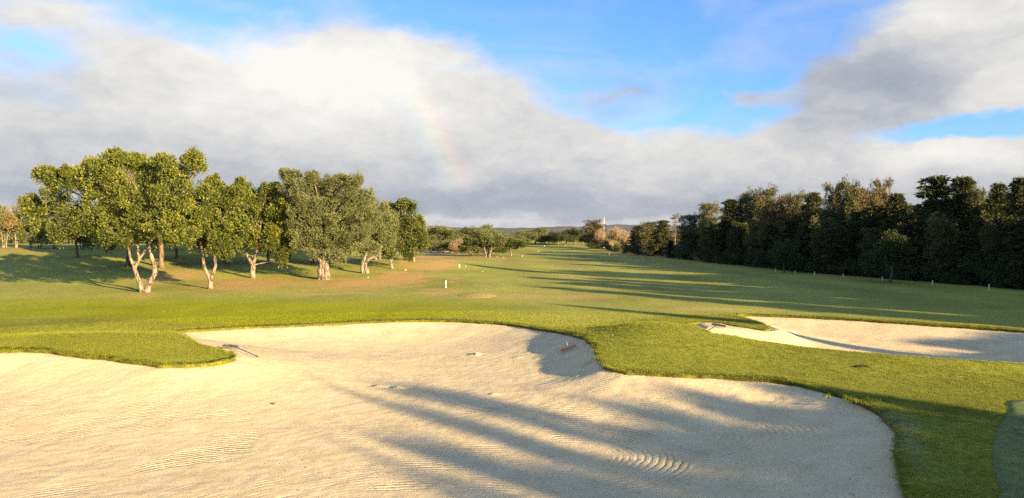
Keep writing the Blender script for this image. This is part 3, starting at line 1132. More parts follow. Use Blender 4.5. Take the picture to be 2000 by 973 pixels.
# ------------------------------------------------------------------ trees
def leaves(centres, radii, per, ll, lw, rng, tint_fn=None, up=0.3, squash=1.0, inward=None):
    """leaf clusters -> one quad per leaf. centres (n,3), radii (n,)"""
    n = len(centres)
    C = np.repeat(centres, per, axis=0)
    R = np.repeat(radii, per)
    N = len(C)
    d = rng.normal(0, 1, (N, 3))
    d /= np.linalg.norm(d, axis=1)[:, None]
    d[:, 2] += up * 0.4
    off = d * (R * rng.uniform(0.15, 1.0, N) ** 0.5)[:, None]
    off[:, 2] *= squash
    p = C + off
    ax = d + rng.normal(0, 0.55, (N, 3))
    ax[:, 2] += up
    ax /= np.linalg.norm(ax, axis=1)[:, None]
    nr = rng.normal(0, 1, (N, 3)) + d * 0.8 + np.array([0, 0, 0.5])
    sd = np.cross(ax, nr)
    sd /= np.linalg.norm(sd, axis=1)[:, None] + 1e-9
    nn = np.cross(sd, ax)
    L = (ll * rng.uniform(0.7, 1.3, N))[:, None]
    W = (lw * rng.uniform(0.7, 1.3, N))[:, None] * 0.5
    mid = p + ax * L * 0.45 + nn * L * 0.06
    V = np.stack([p, mid + sd * W, p + ax * L, mid - sd * W], 1).reshape(-1, 3)
    F = np.arange(4 * N).reshape(-1, 4)
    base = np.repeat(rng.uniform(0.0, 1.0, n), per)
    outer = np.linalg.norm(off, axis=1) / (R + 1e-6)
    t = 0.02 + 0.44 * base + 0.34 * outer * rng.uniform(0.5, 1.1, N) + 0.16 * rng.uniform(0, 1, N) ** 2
    if tint_fn is not None:
        t = tint_fn(t, p, rng)
    return V, F, np.repeat(np.clip(t, 0, 1), 4)


def crown_obj(name, parts, mat, parent):
    V, F = join([(v, f) for v, f, _ in parts])
    me = np_mesh(name, V, F)
    f_attr(me, 'tint', np.concatenate([t for _, _, t in parts]))
    return link(name, me, mat, parent)


def lobe_clusters(lobes, rng, dens, cr, shell=0.55):
    """fill lobes (centre, radius) with small leaf clusters, mostly near the surface"""
    C, R = [], []
    for c, r in lobes:
        k = max(4, int(dens * r * r))
        d = rng.normal(0, 1, (k, 3))
        d /= np.linalg.norm(d, axis=1)[:, None]
        rr = r * (shell + (1 - shell) * rng.uniform(0, 1, k) ** 0.6)
        rr *= 1 + 0.22 * rng.normal(0, 1, k) * (rng.uniform(size=k) < 0.35)
        q = c + d * rr[:, None]
        C.append(q)
        R.append(cr * rng.uniform(0.65, 1.35, k))
    return np.vstack(C), np.concatenate(R)


def hero_tree(name, label, cat, group, base_px, limbs, lobes, leafmat, bark, seed, ll, lw, dens, cr, per, depth=0.7, flute=0.0, bright=0.0, up=0.3, extra=None):
    rng = np.random.default_rng(seed)
    b = hit(*base_px)
    Y = b[1]
    k = Y / FPX
    root = thing(name, label, cat, b, 0, group)

    def loc(px, py, dy):
        return at(px, py, Y + dy) - b
    W = []
    paths, ends = [], []
    for lim in limbs:
        path = []
        for q in lim:
            px, py, r = q[0], q[1], q[2]
            dy = q[3] if len(q) > 3 else 0.0
            path.append((loc(px, py, dy), r * k * 0.68))
        if path[0][0][2] < 0.4:
            p0, r0 = path[0]
            path = [(p0 - np.array([0, 0, 0.3]), r0 * 1.35), (p0 + np.array([0, 0, 0.08]), r0 * 1.15)] + [(0.5 * (path[0][0] + path[1][0]), 0.5 * (path[0][1] + path[1][1]) * 1.02)] + path[1:]
        # subdivide and roughen
        fine = []
        for (p, r), (p2, r2) in zip(path[:-1], path[1:]):
            for t in (0, 0.5):
                fine.append((p + (p2 - p) * t + rng.normal(0, 0.12 * r, 3) * (t > 0), (r + (r2 - r) * t) * rng.uniform(0.92, 1.1)))
        fine.append(path[-1])
        paths.append(fine)
        ends.append(path[-1])
    pxs = np.array([q[0] for q in lobes])
    half = (pxs.max() - pxs.min()) / 2 * k
    pm = (pxs.max() + pxs.min()) / 2
    L3 = []
    for (px, py, r) in lobes:
        edge = min(1.0, abs(px - pm) * k / (half + 1e-6))
        span = half * depth * math.sqrt(max(0.05, 1 - 0.8 * edge ** 2))
        r *= 0.76
        L3.append((loc(px, py, -span * rng.uniform(0.15, 0.75)), r * k))
        L3.append((loc(pm + (px - pm) * 0.9, py + 6, span * rng.uniform(0.2, 0.9)), r * k * 0.95))
    tips = np.array([e[0] for e in ends])
    for c, r in L3:
        j = int(np.argmin(np.linalg.norm(tips - c, axis=1) + rng.uniform(0, 0.6, len(tips))))
        p = bez(tips[j], c, 0.12, 5, min(0.06, max(0.03, ends[j][1] * 0.5)), 0.015, rng)
        paths.append(p)
        for _ in range(3):
            d = rng.normal(0, 1, 3)
            d[2] = abs(d[2]) * 0.7
            d /= np.linalg.norm(d)
            paths.append(bez(p[3][0], c + d * r * 0.9, 0.12, 3, 0.022, 0.006, rng))
    big = paths[:len(limbs)]
    small = paths[len(limbs):]
    parts = [tubes(big, 12, flute)]
    if small:
        parts.append(tubes(small, 5))
    V, F = join(parts)
    link('trunk', np_mesh('trunk', V, F, True), bark, root)
    C, R = lobe_clusters(L3, rng, dens, cr)
    zc = C[:, 2]
    zlo, zhi = zc.min(), zc.max()

    def tf(t, p, r):
        return t + bright
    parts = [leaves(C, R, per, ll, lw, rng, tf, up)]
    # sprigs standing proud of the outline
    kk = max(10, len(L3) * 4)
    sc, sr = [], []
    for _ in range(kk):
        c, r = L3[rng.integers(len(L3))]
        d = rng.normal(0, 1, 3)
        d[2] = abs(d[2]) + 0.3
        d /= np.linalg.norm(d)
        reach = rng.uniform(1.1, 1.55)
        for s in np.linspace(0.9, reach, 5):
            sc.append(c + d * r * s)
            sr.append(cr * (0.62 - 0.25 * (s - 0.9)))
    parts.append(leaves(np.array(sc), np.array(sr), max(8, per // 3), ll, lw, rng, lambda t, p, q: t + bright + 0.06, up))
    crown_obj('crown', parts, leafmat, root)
    if extra:
        extra(root, loc, k)
    return root


CG = 'carob trees in the left grove'
OG = 'old olive trees in the left grove'
hero_tree('carob_tree', 'broad carob tree, largest on the left, with pale V-forked trunk nearest the camera', 'tree', CG, (282, 571),
          [[(278, 572, 8), (274, 556, 7), (263, 526, 6)], [(263, 526, 5), (255, 506, 4), (252, 488, 3), (238, 460, 2.5, -.5)], [(263, 526, 5), (272, 506, 4.5), (267, 475, 4), (258, 440, 3, .5)],
           [(272, 506, 4), (281, 494, 3.5), (289, 480, 3), (305, 450, 2, -1)], [(286, 572, 8), (291, 555, 7), (303, 533, 7.5), (302, 517, 6), (295, 497, 5.2), (289, 480, 4.5), (312, 440, 3, .6)]],
          [(105, 395, 34), (82, 425, 30), (97, 350, 18), (80, 342, 9), (150, 370, 40), (140, 345, 18), (200, 350, 36), (180, 330, 16), (235, 325, 26), (222, 307, 10), (230, 390, 52), (290, 345, 34), (322, 328, 24), (345, 372, 48),
           (383, 335, 22), (380, 308, 8), (390, 395, 36), (290, 418, 52), (160, 428, 40), (118, 452, 26), (200, 455, 34), (255, 462, 30), (330, 455, 36), (375, 440, 30), (60, 400, 16), (262, 318, 14)],
          M['carob'], M['bark'], 11, 0.17, 0.09, 10, 0.44, 105, 0.75, 0.06, 0.02)
hero_tree('carob_tree', 'slim yellow-green carob with pale forked trunk, second along the front of the grove', 'tree', CG, (410, 564),
          [[(411, 565, 7), (411, 548, 6)], [(411, 548, 5), (399, 522, 4), (395, 495, 3), (390, 460, 2)], [(411, 548, 5), (421, 520, 4.5), (417, 482, 3.5), (425, 440, 2)]],
          [(400, 395, 30), (430, 388, 30), (393, 435, 34), (430, 440, 36), (455, 412, 24), (458, 455, 28), (380, 470, 24), (420, 478, 26), (420, 362, 16), (462, 378, 14), (372, 430, 18), (442, 488, 16), (470, 430, 14)],
          M['carob'], M['bark'], 12, 0.17, 0.09, 11, 0.44, 105, 0.8, 0.05, 0.14)
hero_tree('carob_tree', 'carob with drooping yellow-green boughs left of the big grey olive', 'tree', CG, (493, 543),
          [[(493, 543, 7), (494, 518, 6)], [(494, 518, 5), (485, 504, 4), (478, 480, 3)], [(494, 518, 5), (500, 497, 4.5), (508, 470, 3)]],
          [(470, 382, 24), (492, 400, 30), (470, 438, 34), (510, 430, 36), (540, 402, 30), (530, 382, 16), (560, 412, 25), (550, 450, 32), (572, 442, 20), (576, 480, 18), (556, 502, 14), (520, 468, 30), (480, 472, 26), (470, 362, 10),
           (515, 376, 14), (540, 485, 20), (455, 410, 18), (535, 368, 9)],
          M['carob'], M['bark'], 13, 0.175, 0.092, 10, 0.45, 105, 0.8, 0.05, 0.06)
hero_tree('olive_tree', 'big grey-green olive with thick split flaring trunk', 'tree', OG, (632, 546),
          [[(626, 547, 8), (624, 530, 7), (628, 512, 6), (615, 500, 4, -.3), (598, 490, 3, -.6)], [(640, 547, 8.5), (638, 530, 7.5), (637, 512, 6.5), (652, 504, 4.5), (664, 488, 3.5), (664, 474, 3)], [(632, 546, 8), (631, 525, 7), (632, 508, 6), (640, 480, 4, .4), (635, 450, 3)],
           [(637, 512, 4), (655, 508, 3.5, -.5), (668, 498, 3, -.8)]],
          [(570, 352, 17), (566, 382, 24), (590, 375, 30), (620, 365, 26), (650, 372, 30), (690, 370, 22), (702, 395, 27), (610, 410, 34), (655, 418, 40), (700, 430, 30), (640, 458, 40), (690, 465, 30), (600, 460, 30), (618, 488, 22),
           (660, 490, 26), (582, 430, 26), (722, 430, 20), (697, 356, 10), (610, 347, 9), (668, 352, 13), (556, 343, 8), (575, 470, 18), (715, 470, 18)],
          M['olive'], M['bark'], 14, 0.18, 0.06, 11, 0.50, 125, 0.8, 0.16, 0.02, 0.5)
hero_tree('olive_tree', 'middle-sized olive right of the big grey olive, with gnarled trunk and crooked bare arm', 'tree', OG, (712, 534),
          [[(709, 534, 5.5), (708, 518, 5), (714, 498, 4.5), (720, 482, 3.5), (722, 460, 3)], [(717, 534, 5), (714, 515, 4.5), (722, 505, 4), (735, 501, 3), (744, 484, 2.8), (745, 470, 2)]],
          [(725, 410, 22), (745, 424, 26), (740, 455, 26), (715, 458, 26), (760, 440, 20), (757, 474, 18), (725, 484, 16), (702, 480, 18), (705, 430, 20)],
          M['olive'], M['bark'], 15, 0.19, 0.065, 10, 0.52, 110, 0.9, 0.16, 0.05, 0.5)
hero_tree('carob_tree', 'green carob with slender pale trunk, next after the crooked-armed olive', 'tree', CG, (765, 525),
          [[(765, 525, 4.5), (764, 510, 4), (760, 497, 3), (765, 470, 2.5)], [(764, 510, 3), (770, 494, 2.5), (785, 470, 2)]],
          [(775, 412, 18), (800, 411, 16), (765, 435, 24), (795, 440, 26), (812, 464, 20), (775, 468, 26), (758, 490, 16), (800, 488, 18), (750, 460, 16), (785, 402, 8)],
          M['carob'], M['bark'], 16, 0.20, 0.105, 8, 0.54, 95, 0.9, 0.05, -0.05)
hero_tree('carob_tree', 'small green carob at the right end of the front grove, above the brown slope', 'tree', CG, (808, 511),
          [[(808, 511, 4), (809, 495, 3), (807, 475, 2.5)]],
          [(815, 445, 15), (800, 458, 17), (823, 460, 12), (808, 478, 17), (826, 475, 10), (796, 488, 11), (818, 432, 7)],
          M['carob'], M['bark'], 17, 0.22, 0.115, 7, 0.58, 90, 0.9, 0.05, -0.08)


# shared kinds of tree, built once at the first place they stand, then copied
def broadleaf(name, label, cat, seed, H, Rw, leafmat, bark, ll, lw, dens, cr, per, clear=0.22, trunk_r=0.16, nl=11, multi=1, bright=0.0, loc=(0, 0, 0)):
    rng = np.random.default_rng(seed)
    root = thing(name, label, cat, loc)
    lobes = []
    for i in range(nl):
        a = i * 2.399 + rng.uniform(-.3, .3)
        hgt = clear + (1 - clear) * (0.18 + 0.66 * ((i * 0.618 + 0.3) % 1.0))
        prof = math.sqrt(max(0.08, 1 - ((hgt - 0.55) / 0.5) ** 2))
        rad = Rw * prof * rng.uniform(0.35, 0.85)
        lobes.append((np.array([math.cos(a) * rad, math.sin(a) * rad, hgt * H]), Rw * rng.uniform(0.27, 0.46)))
    lobes.append((np.array([0, 0, 0.62 * H]), Rw * 0.5))
    paths = []
    for k in range(multi):
        a = rng.uniform(0, 6.28)
        lean = (0.25 if multi > 1 else 0.06) * Rw
        sp = 0.12 * Rw * (multi > 1)
        p0 = np.array([math.cos(a) * sp, math.sin(a) * sp, -0.3])
        top = np.array([math.cos(a) * lean, math.sin(a) * lean, H * (clear + 0.18)])
        tr = trunk_r * (1 if multi == 1 else 0.65)
        trunk = [(p0, tr * 1.5), (p0 * [1, 1, 0] + [0, 0, 0.15], tr * 1.2)] + bez(p0 * [1, 1, 0] + [0, 0, 0.5], top, 0.08, 5, tr, tr * 0.6, rng)
        paths.append(trunk)
        for c, r in lobes[k::multi]:
            paths.append(bez(trunk[rng.integers(5, len(trunk))][0], c, 0.10, 4, tr * 0.4, 0.02, rng))
    V, F = tubes(paths, 7, 0.08)
    link('trunk', np_mesh('trunk', V, F, True), bark, root)
    C, R = lobe_clusters(lobes, rng, dens, cr)
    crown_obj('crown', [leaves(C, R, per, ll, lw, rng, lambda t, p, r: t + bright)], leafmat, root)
    root['H'] = float(max(c[2] + r for c, r in lobes))
    root['W'] = float(max(math.hypot(c[0], c[1]) + r for c, r in lobes))
    return root


def conifer(name, label, seed, H, Rw, leafmat, levels, style, bark, ll=0.5, lw=0.11, clear=0.08, dead=0.0, bright=0.0, loc=(0, 0, 0)):
    rng = np.random.default_rng(seed)
    root = thing(name, label, 'tree', loc)
    lean = rng.normal(0, 0.02 * H, 2)
    paths = [[(np.array([lean[0] * t * t, lean[1] * t * t, H * 0.98 * t - 0.3 * (t == 0)]), max(0.02, 0.026 * H * (1 - t) ** 0.9) * (1.4 if t == 0 else 1)) for t in np.linspace(0, 1, 9)]]
    Vs = []
    C, D, R = [], [], []
    for i in range(levels):
        t = clear + (0.985 - clear) * (i + rng.uniform(-.3, .3)) / levels
        t = min(max(t, clear), 0.985)
        if style == 'cedar':
            prof = (1 - t) ** 0.62 * (0.55 + 0.45 * S(clear, clear + 0.25, t)) + 0.06
        elif style == 'cypress':
            prof = (1 - t) ** 0.5 * 0.8 + 0.08
        else:
            prof = math.sqrt(max(0.03, 1 - ((t - 0.60) / 0.47) ** 2)) if t > 0.25 else 0.5 + t
        nb = 5 if style != 'pine' else 5
        a0 = rng.uniform(0, 6.28)
        for j in range(nb):
            a = a0 + j * 6.283 / nb + rng.uniform(-.4, .4)
            L = Rw * prof * rng.uniform(0.45, 1.25)
            rise = {'cedar': rng.uniform(-0.10, 0.22), 'cypress': rng.uniform(0.2, 0.7), 'pine': rng.uniform(0.0, 0.55)}[style]
            p0 = np.array([lean[0] * t * t, lean[1] * t * t, t * H])
            dirv = np.array([math.cos(a), math.sin(a), rise])
            p1 = p0 + dirv * L
            if style == 'cedar':
                p1[2] -= 0.10 * L
            br = bez(p0, p1, 0.05, 4, max(0.012, 0.018 * L + 0.01), 0.008, rng)
            paths.append(br)
            if rng.uniform() < dead:
                for _ in range(4):
                    q = br[rng.integers(1, 5)][0]
                    paths.append(bez(q, q + dirv * 0.3 * L + rng.normal(0, 0.25 * L, 3), 0.1, 2, 0.014, 0.004, rng))
                continue
            m = max(3, int(L * (3.4 if style != 'pine' else 2.6)))
            for s in range(m):
                f = 0.22 + 0.80 * (s + rng.uniform(0, 1)) / m
                q = p0 + (p1 - p0) * f + np.array([0, 0, 0.10 * L * 4 * f * (1 - f) * 0.5])
                q += rng.normal(0, 0.10 + 0.06 * L, 3) * [1, 1, 0.35 if style == 'cedar' else 0.8]
                C.append(q)
                D.append(dirv)
                R.append((0.40 if style == 'cedar' else 0.52 if style == 'pine' else 0.42) * rng.uniform(0.7, 1.35))
    C, R, D = np.array(C), np.array(R), np.array(D)
    per = 38
    n = len(C)
    N = n * per
    d = rng.normal(0, 1, (N, 3))
    d /= np.linalg.norm(d, axis=1)[:, None]
    flat = {'cedar': 0.38, 'cypress': 0.9, 'pine': 0.8}[style]
    off = d * (np.repeat(R, per) * rng.uniform(0.1, 1, N) ** 0.5)[:, None] * [1, 1, flat]
    p = np.repeat(C, per, 0) + off
    ax = np.repeat(D, per, 0) * 0.7 + d * 0.8 + rng.normal(0, 0.3, (N, 3))
    ax[:, 2] = ax[:, 2] * (0.45 if style == 'cedar' else 1) + {'cedar': -0.10, 'cypress': 0.55, 'pine': 0.25}[style]
    ax /= np.linalg.norm(ax, axis=1)[:, None]
    nr = rng.normal(0, 0.6, (N, 3)) + [0, 0, 1.0 if style == 'cedar' else 0.3]
    sd = np.cross(ax, nr)
    sd /= np.linalg.norm(sd, axis=1)[:, None] + 1e-9
    L = (ll * rng.uniform(0.5, 1.1, N))[:, None]
    W = (lw * rng.uniform(0.7, 1.3, N))[:, None] * 0.5
    mid = p + ax * L * 0.5
    V = np.stack([p, mid + sd * W, p + ax * L, mid - sd * W], 1).reshape(-1, 3)
    F = np.arange(4 * N).reshape(-1, 4)
    t = 0.12 + 0.3 * np.repeat(rng.uniform(0, 1, n), per) + 0.3 * rng.uniform(0, 1, N) + bright
    V2, F2 = tubes(paths, 6, 0.05)
    link('trunk', np_mesh('trunk', V2, F2, True), bark, root)
    crown_obj('crown', [(V, F, np.repeat(np.clip(t, 0, 1), 4))], leafmat, root)
    root['H'] = float(np.percentile(C[:, 2], 98.5) + 0.1)
    root['W'] = float(np.percentile(np.hypot(C[:, 0], C[:, 1]), 96) + 0.3)
    return root


def ground_z(x, y):
    return float(zbase(x, y))


ORD = ['first', 'second', 'third', 'fourth', 'fifth', 'sixth', 'seventh', 'eighth', 'ninth', 'tenth', 'eleventh', 'twelfth', 'thirteenth', 'fourteenth', 'fifteenth', 'sixteenth', 'seventeenth',
       'eighteenth', 'nineteenth', 'twentieth']
ORD += ['twenty-' + w for w in ORD[:9]] + ['thirtieth'] + ['thirty-' + w for w in ORD[:9]]
PROTO = {}


def make_proto(key):
    if key == 'olive_a':
        return broadleaf('olive_tree', '', 'tree', 101, 7.5, 3.4, M['olive'], M['bark'], 0.36, 0.15, 22, 0.46, 30, 0.14, 0.24, 12)
    if key == 'olive_b':
        return broadleaf('olive_tree', '', 'tree', 102, 7.0, 3.0, M['olive'], M['bark'], 0.36, 0.15, 22, 0.46, 30, 0.2, 0.22, 9, 3, 0.06)
    if key == 'olive_c':
        return broadleaf('olive_tree', '', 'tree', 103, 8.5, 3.2, M['olive'], M['darkbark'], 0.30, 0.13, 22, 0.46, 30, 0.16, 0.24, 13, 1, 0.0)
    if key == 'carob_a':
        return broadleaf('carob_tree', '', 'tree', 104, 6.5, 3.4, M['carob'], M['darkbark'], 0.30, 0.16, 24, 0.44, 30, 0.26, 0.22, 12, 1, -0.10)
    if key == 'carob_b':
        return broadleaf('carob_tree', '', 'tree', 105, 6.0, 2.8, M['carob'], M['bark'], 0.30, 0.16, 24, 0.44, 30, 0.24, 0.18, 10, 2, -0.02)
    if key == 'dark_round':
        return broadleaf('broadleaf_tree', '', 'tree', 106, 6.5, 3.2, M['bush'], M['darkbark'], 0.28, 0.15, 24, 0.46, 30, 0.22, 0.2, 12)
    if key == 'bush_a':
        return broadleaf('bush', '', 'bush', 107, 3.0, 2.4, M['bush'], M['darkbark'], 0.24, 0.12, 20, 0.38, 22, 0.02, 0.08, 9, 2)
    if key == 'bush_b':
        return broadleaf('bush', '', 'bush', 108, 2.4, 2.4, M['olive'], M['darkbark'], 0.24, 0.12, 20, 0.38, 22, 0.02, 0.08, 9, 2)
    if key == 'pale_dry':
        return broadleaf('bare_tree', '', 'tree', 109, 8.0, 3.4, M['dry'], M['bark'], 0.46, 0.06, 20, 0.5, 30, 0.14, 0.16, 12, 3)
    if key == 'pink_dry':
        return broadleaf('dry_leaved_tree', '', 'tree', 110, 6.5, 2.6, M['brownpine'], M['bark'], 0.30, 0.10, 11, 0.42, 20, 0.3, 0.2, 9, 2, 0.25)
    if key == 'cedar_a':
        return conifer('conifer', '', 201, 11.0, 3.4, M['pine'], 22, 'cedar', M['darkbark'], 0.50, 0.13)
    if key == 'cedar_b':
        return conifer('conifer', '', 202, 10.5, 3.0, M['pine'], 22, 'cedar', M['darkbark'], 0.50, 0.13, 0.05, 0.06, 0.05)
    if key == 'pine_a':
        return conifer('conifer', '', 203, 10.0, 2.8, M['pine'], 17, 'pine', M['darkbark'], 0.42, 0.10, 0.22, 0.08, 0.15)
    if key == 'pine_b':
        return conifer('conifer', '', 204, 10.0, 3.0, M['brownpine'], 17, 'pine', M['darkbark'], 0.42, 0.10, 0.15, 0.15, 0.05)
    if key == 'pine_c':
        return conifer('conifer', '', 207, 10.0, 2.6, M['pine'], 19, 'pine', M['bark'], 0.42, 0.10, 0.12, 0.1, 0.22)
    if key == 'cypress':
        return conifer('cypress', '', 205, 10.0, 2.0, M['pine'], 24, 'cypress', M['darkbark'], 0.40, 0.12, 0.02)
    if key == 'dead':
        return conifer('dead_tree', '', 206, 9.0, 2.4, M['brownpine'], 14, 'cedar', M['bark'], 0.4, 0.08, 0.15, 0.86)
    raise KeyError(key)


def plant(key, x, y, top_z, halfw, label, group=None, rz=None, rng=RNG, cat=None):
    """stand a tree of a kind at x, y with the given top height and half width"""
    z = ground_z(x, y)
    first = key not in PROTO
    if first:
        PROTO[key] = make_proto(key)
    pr = PROTO[key]
    H = top_z - z
    sz = H / pr['H']
    sw = halfw / pr['W']
    rz = rng.uniform(0, 6.28) if rz is None else rz
    if first:
        o = pr
        o.location = (x, y, z - 0.05)
        o.rotation_euler = (0, 0, rz)
        o.scale = (sw, sw, sz)
        o['label'] = label
        if group:
            o['group'] = group
        if cat:
            o['category'] = cat
    else:
        o = dup(pr, label, (x, y, z - 0.05), rz, (sw, sw, sz), group, cat)
    return o


def plant_px(key, px, base_py, top_py, half_px, label, group=None, Y=None, cat=None):
    if Y is None:
        b = hit(px, base_py)
        Y = b[1]
    p = at(px, top_py, Y)
    return plant(key, p[0], Y, p[2], half_px * Y / FPX, label, group, cat=cat)


# back rank of the left grove, dark trunks in the shade of the front rank
BG = 'shaded back rank of the left grove'
for key, px, by, ty, hw, lab in (
        ('carob_a', 248, 521, 335, 75, 'dark-trunked carob in shade directly behind the V-forked carob, left of its fork'),
        ('carob_a', 313, 523, 325, 80, 'dark-trunked carob in shade behind the V-forked carob, right of its fork'),
        ('carob_a', 441, 515, 362, 62, 'thick dark-trunked carob standing behind the slim yellow-green carob'),
        ('carob_b', 519, 514, 372, 48, 'dark-trunked carob behind the drooping yellow-green carob'),
        ('olive_a', 557, 510, 368, 48, 'olive set back in the gap left of the big grey olive'),
        ('olive_c', 609, 516, 352, 50, 'olive with dark trunk directly behind the big grey olive'),
        ('olive_a', 672, 513, 372, 52, 'olive set back right of the big split-trunked olive'),
        ('olive_b', 737, 508, 400, 40, 'olive set back behind the crooked-armed olive'),
        ('carob_b', 350, 505, 372, 60, 'farther carob seen between the V-forked and the slim carob'),
        ('carob_a', 150, 503, 395, 45, 'low dark carob behind the left skirts of the largest carob')):
    plant_px(key, px, by, ty, hw, lab, BG)

# far left row on the rise
FL = 'small trees along the far left rise'
for key, px, by, ty, hw, lab in (
        ('pink_dry', 34, 484, 384, 30, 'pinkish-brown dry-leaved tree at the far left'),
        ('olive_b', 8, 484, 400, 26, 'grey olive cut by the left edge of the photo'),
        ('carob_b', 62, 484, 392, 28, 'yellow-green tree with leaning trunk just right of the pinkish tree'),
        ('olive_b', 78, 486, 425, 24, 'small olive on the rise, third along from the pinkish tree'),
        ('olive_b', 106, 486, 430, 22, 'small olive with short white trunk, on the rise left of the largest carob'),
        ('olive_b', 160, 487, 425, 26, 'far olive with leaning pale stems under the left boughs of the largest carob'),
        ('olive_b', 216, 488, 415, 28, 'far olive with forked pale stems seen left of the V-forked trunk'),
        ('olive_a', 300, 487, 420, 28, 'far olive seen through the fork of the V-shaped trunk'),
        ('olive_a', 345, 488, 425, 28, 'far olive seen right of the V-shaped trunk'),
        ('olive_a', 470, 488, 430, 28, 'far olive seen left of the drooping carob trunk'),
        ('olive_b', 575, 489, 432, 28, 'far olive seen low in the gap left of the big grey olive')):
    plant_px(key, px, by, ty, hw, lab, FL)
for i, px in enumerate(range(-40, 620, 42)):
    b = hit(px, 483)
    plant('bush_b' if i % 3 else 'bush_a', b[0] * 1.25, b[1] * 1.25, at(px, 452 - 8 * ((i * 7) % 3), b[1] * 1.25)[2], 3.4, '%s dull green bush from the left in the hedge closing the far left field' % ORD[i], 'bushes of the far left hedge')

# middle distance grove left of the fairway
MG = 'olive grove left of the far fairway'
for key, px, by, ty, hw, lab in (
        ('olive_c', 850, 487, 443, 26, 'dark olive standing just right of the front grove, behind the pale sandy strip'),
        ('olive_c', 873, 485, 441, 22, 'tall dark olive, second from the left in the far grove'),
        ('bush_a', 868, 490, 470, 12, 'black-green round bush at the foot of the far grove'),
        ('pale_dry', 897, 496, 466, 14, 'small pinkish-grey thin tree at the front of the far grove'),
        ('olive_a', 905, 487, 444, 24, 'olive behind the small pinkish-grey tree'),
        ('olive_a', 932, 486, 447, 24, 'olive in the back rank of the far grove, left of its tallest tree'),
        ('olive_c', 942, 484, 438, 13, 'tallest thin dark crown rising over the far grove'),
        ('carob_b', 921, 499, 461, 16, 'dense green tree on two pale stems at the front of the far grove'),
        ('olive_b', 953, 502, 449, 21, 'pale olive on three bare stems in the middle of the far grove'),
        ('olive_a', 975, 491, 454, 20, 'olive leaning right, behind the round tree at the grove end'),
        ('carob_b', 1000, 500, 464, 20, 'round green tree ending the far grove beside the fairway'),
        ('olive_c', 990, 484, 457, 16, 'dark olive beyond the round tree at the grove end'),
        ('olive_a', 888, 484, 450, 20, 'olive half hidden between two taller crowns of the far grove'),
        ('olive_a', 960, 486, 456, 20, 'olive half hidden behind the three-stemmed olive'),
        ('olive_b', 838, 486, 455, 18, 'olive peeping out right of the last front-grove carob'),
        ('olive_a', 1014, 479, 456, 14, 'low olive at the start of the far end of the fairway'),
        ('olive_c', 1030, 478, 450, 14, 'dark olive at the far end of the fairway, left of the tallest one'),
        ('olive_a', 1046, 477, 445, 15, 'tallest olive at the far end of the fairway, with pale trunk'),
        ('olive_b', 1062, 477, 453, 13, 'olive with bare underside just right of the tallest far-end olive'),
        ('dark_round', 1056, 476, 461, 12, 'dark rounded tree low at the fairway end'),
        ('olive_a', 1072, 476, 457, 9, 'small brownish tree in the middle of the fairway end'),
        ('dark_round', 1090, 480, 453, 13, 'dark round tree with black trunk standing on the far fairway'),
        ('dark_round', 1106, 479, 447, 15, 'dark tree right of the black-trunked tree on the far fairway'),
        ('dark_round', 1122, 479, 450, 14, 'dark low-crowned tree in the middle of the far-end clump'),
        ('dark_round', 1138, 478, 455, 14, 'dark tree ending the far-end clump beside the brown pine')):
    plant_px(key, px, by, ty, hw * 1.75, lab, MG)
for i in range(18):
    px = 835 + i * 10
    plant('olive_c' if i % 2 else 'olive_a', at(px, 470, 240 + 12 * (i % 4))[0], 240 + 12 * (i % 4), at(px, 453 + 4 * ((i * 5) % 3), 240 + 12 * (i % 4))[2], 4.5,
          'distant olive crown filling the back of the far grove', 'back trees of the far grove')
for i in range(12):
    px = 842 + i * 13.5
    Y = 150 + 9 * (i % 3)
    p = at(px, 459 + 5 * ((i * 3) % 4), Y)
    plant('olive_a' if i % 2 else 'olive_c', p[0], Y, p[2], 2.6, ORD[i] + ' low olive from the left in the middle rank of the far grove', MG)
for i in range(26):
    px = 1000 + i * 11
    Y = 330 + 22 * (i % 5)
    plant('olive_c' if i % 2 else 'olive_a', at(px, 470, Y)[0], Y, at(px, 459 + 3 * ((i * 5) % 3), Y)[2], 6.0, 'distant tree on the plain below the hills', 'trees on the plain below the hills')

# right of the fairway end: brown pine, pale bare trees, bushes
for key, px, by, ty, hw, Y, lab in (
        ('pine_b', 1160, 486, 433, 19, 190, 'brown-tinged pine left of the white pole'),
        ('pale_dry', 1176, 488, 452, 12, 185, 'pale leafless tree at the foot of the white pole'),
        ('pale_dry', 1200, 490, 449, 20, 172, 'widest pale bare-twigged tree right of the white pole'),
        ('pale_dry', 1222, 492, 455, 14, 165, 'pale bare tree ending the bleached clump on the right'),
        ('olive_a', 1236, 492, 457, 12, 178, 'light green tree between the bleached clump and the dark wood'),
        ('dark_round', 1150, 484, 456, 14, 196, 'dark tree low in front of the brown pine'),
        ('bush_a', 1160, 487, 472, 14, 186, 'dark bush below the brown pine'),
        ('bush_a', 1185, 491, 474, 12, 170, 'dark bush in front of the white pole'),
        ('bush_b', 1206, 494, 476, 12, 158, 'olive-green bush below the widest pale bare tree'),
        ('bush_a', 1222, 498, 478, 10, 146, 'dark bush at the right of the bleached clump'),
        ('bush_a', 1240, 501, 476, 13, 136, 'dark bush where the wood begins beside the fairway')):
    plant_px(key, px, by, ty - 2, hw * 1.35, lab, 'plants round the white pole', Y)

# ------------------------------------------------------------------ the dark wood on the right


def wood_xy(px, o):
    """point on the line of sight at pixel column px standing o metres inside the wood"""
    k = (px - CX) / FPX
    ys = np.linspace(15, 320, 3000)
    y = float(ys[np.argmax(k * ys > edge_x(ys) + o)])
    return k * y, y


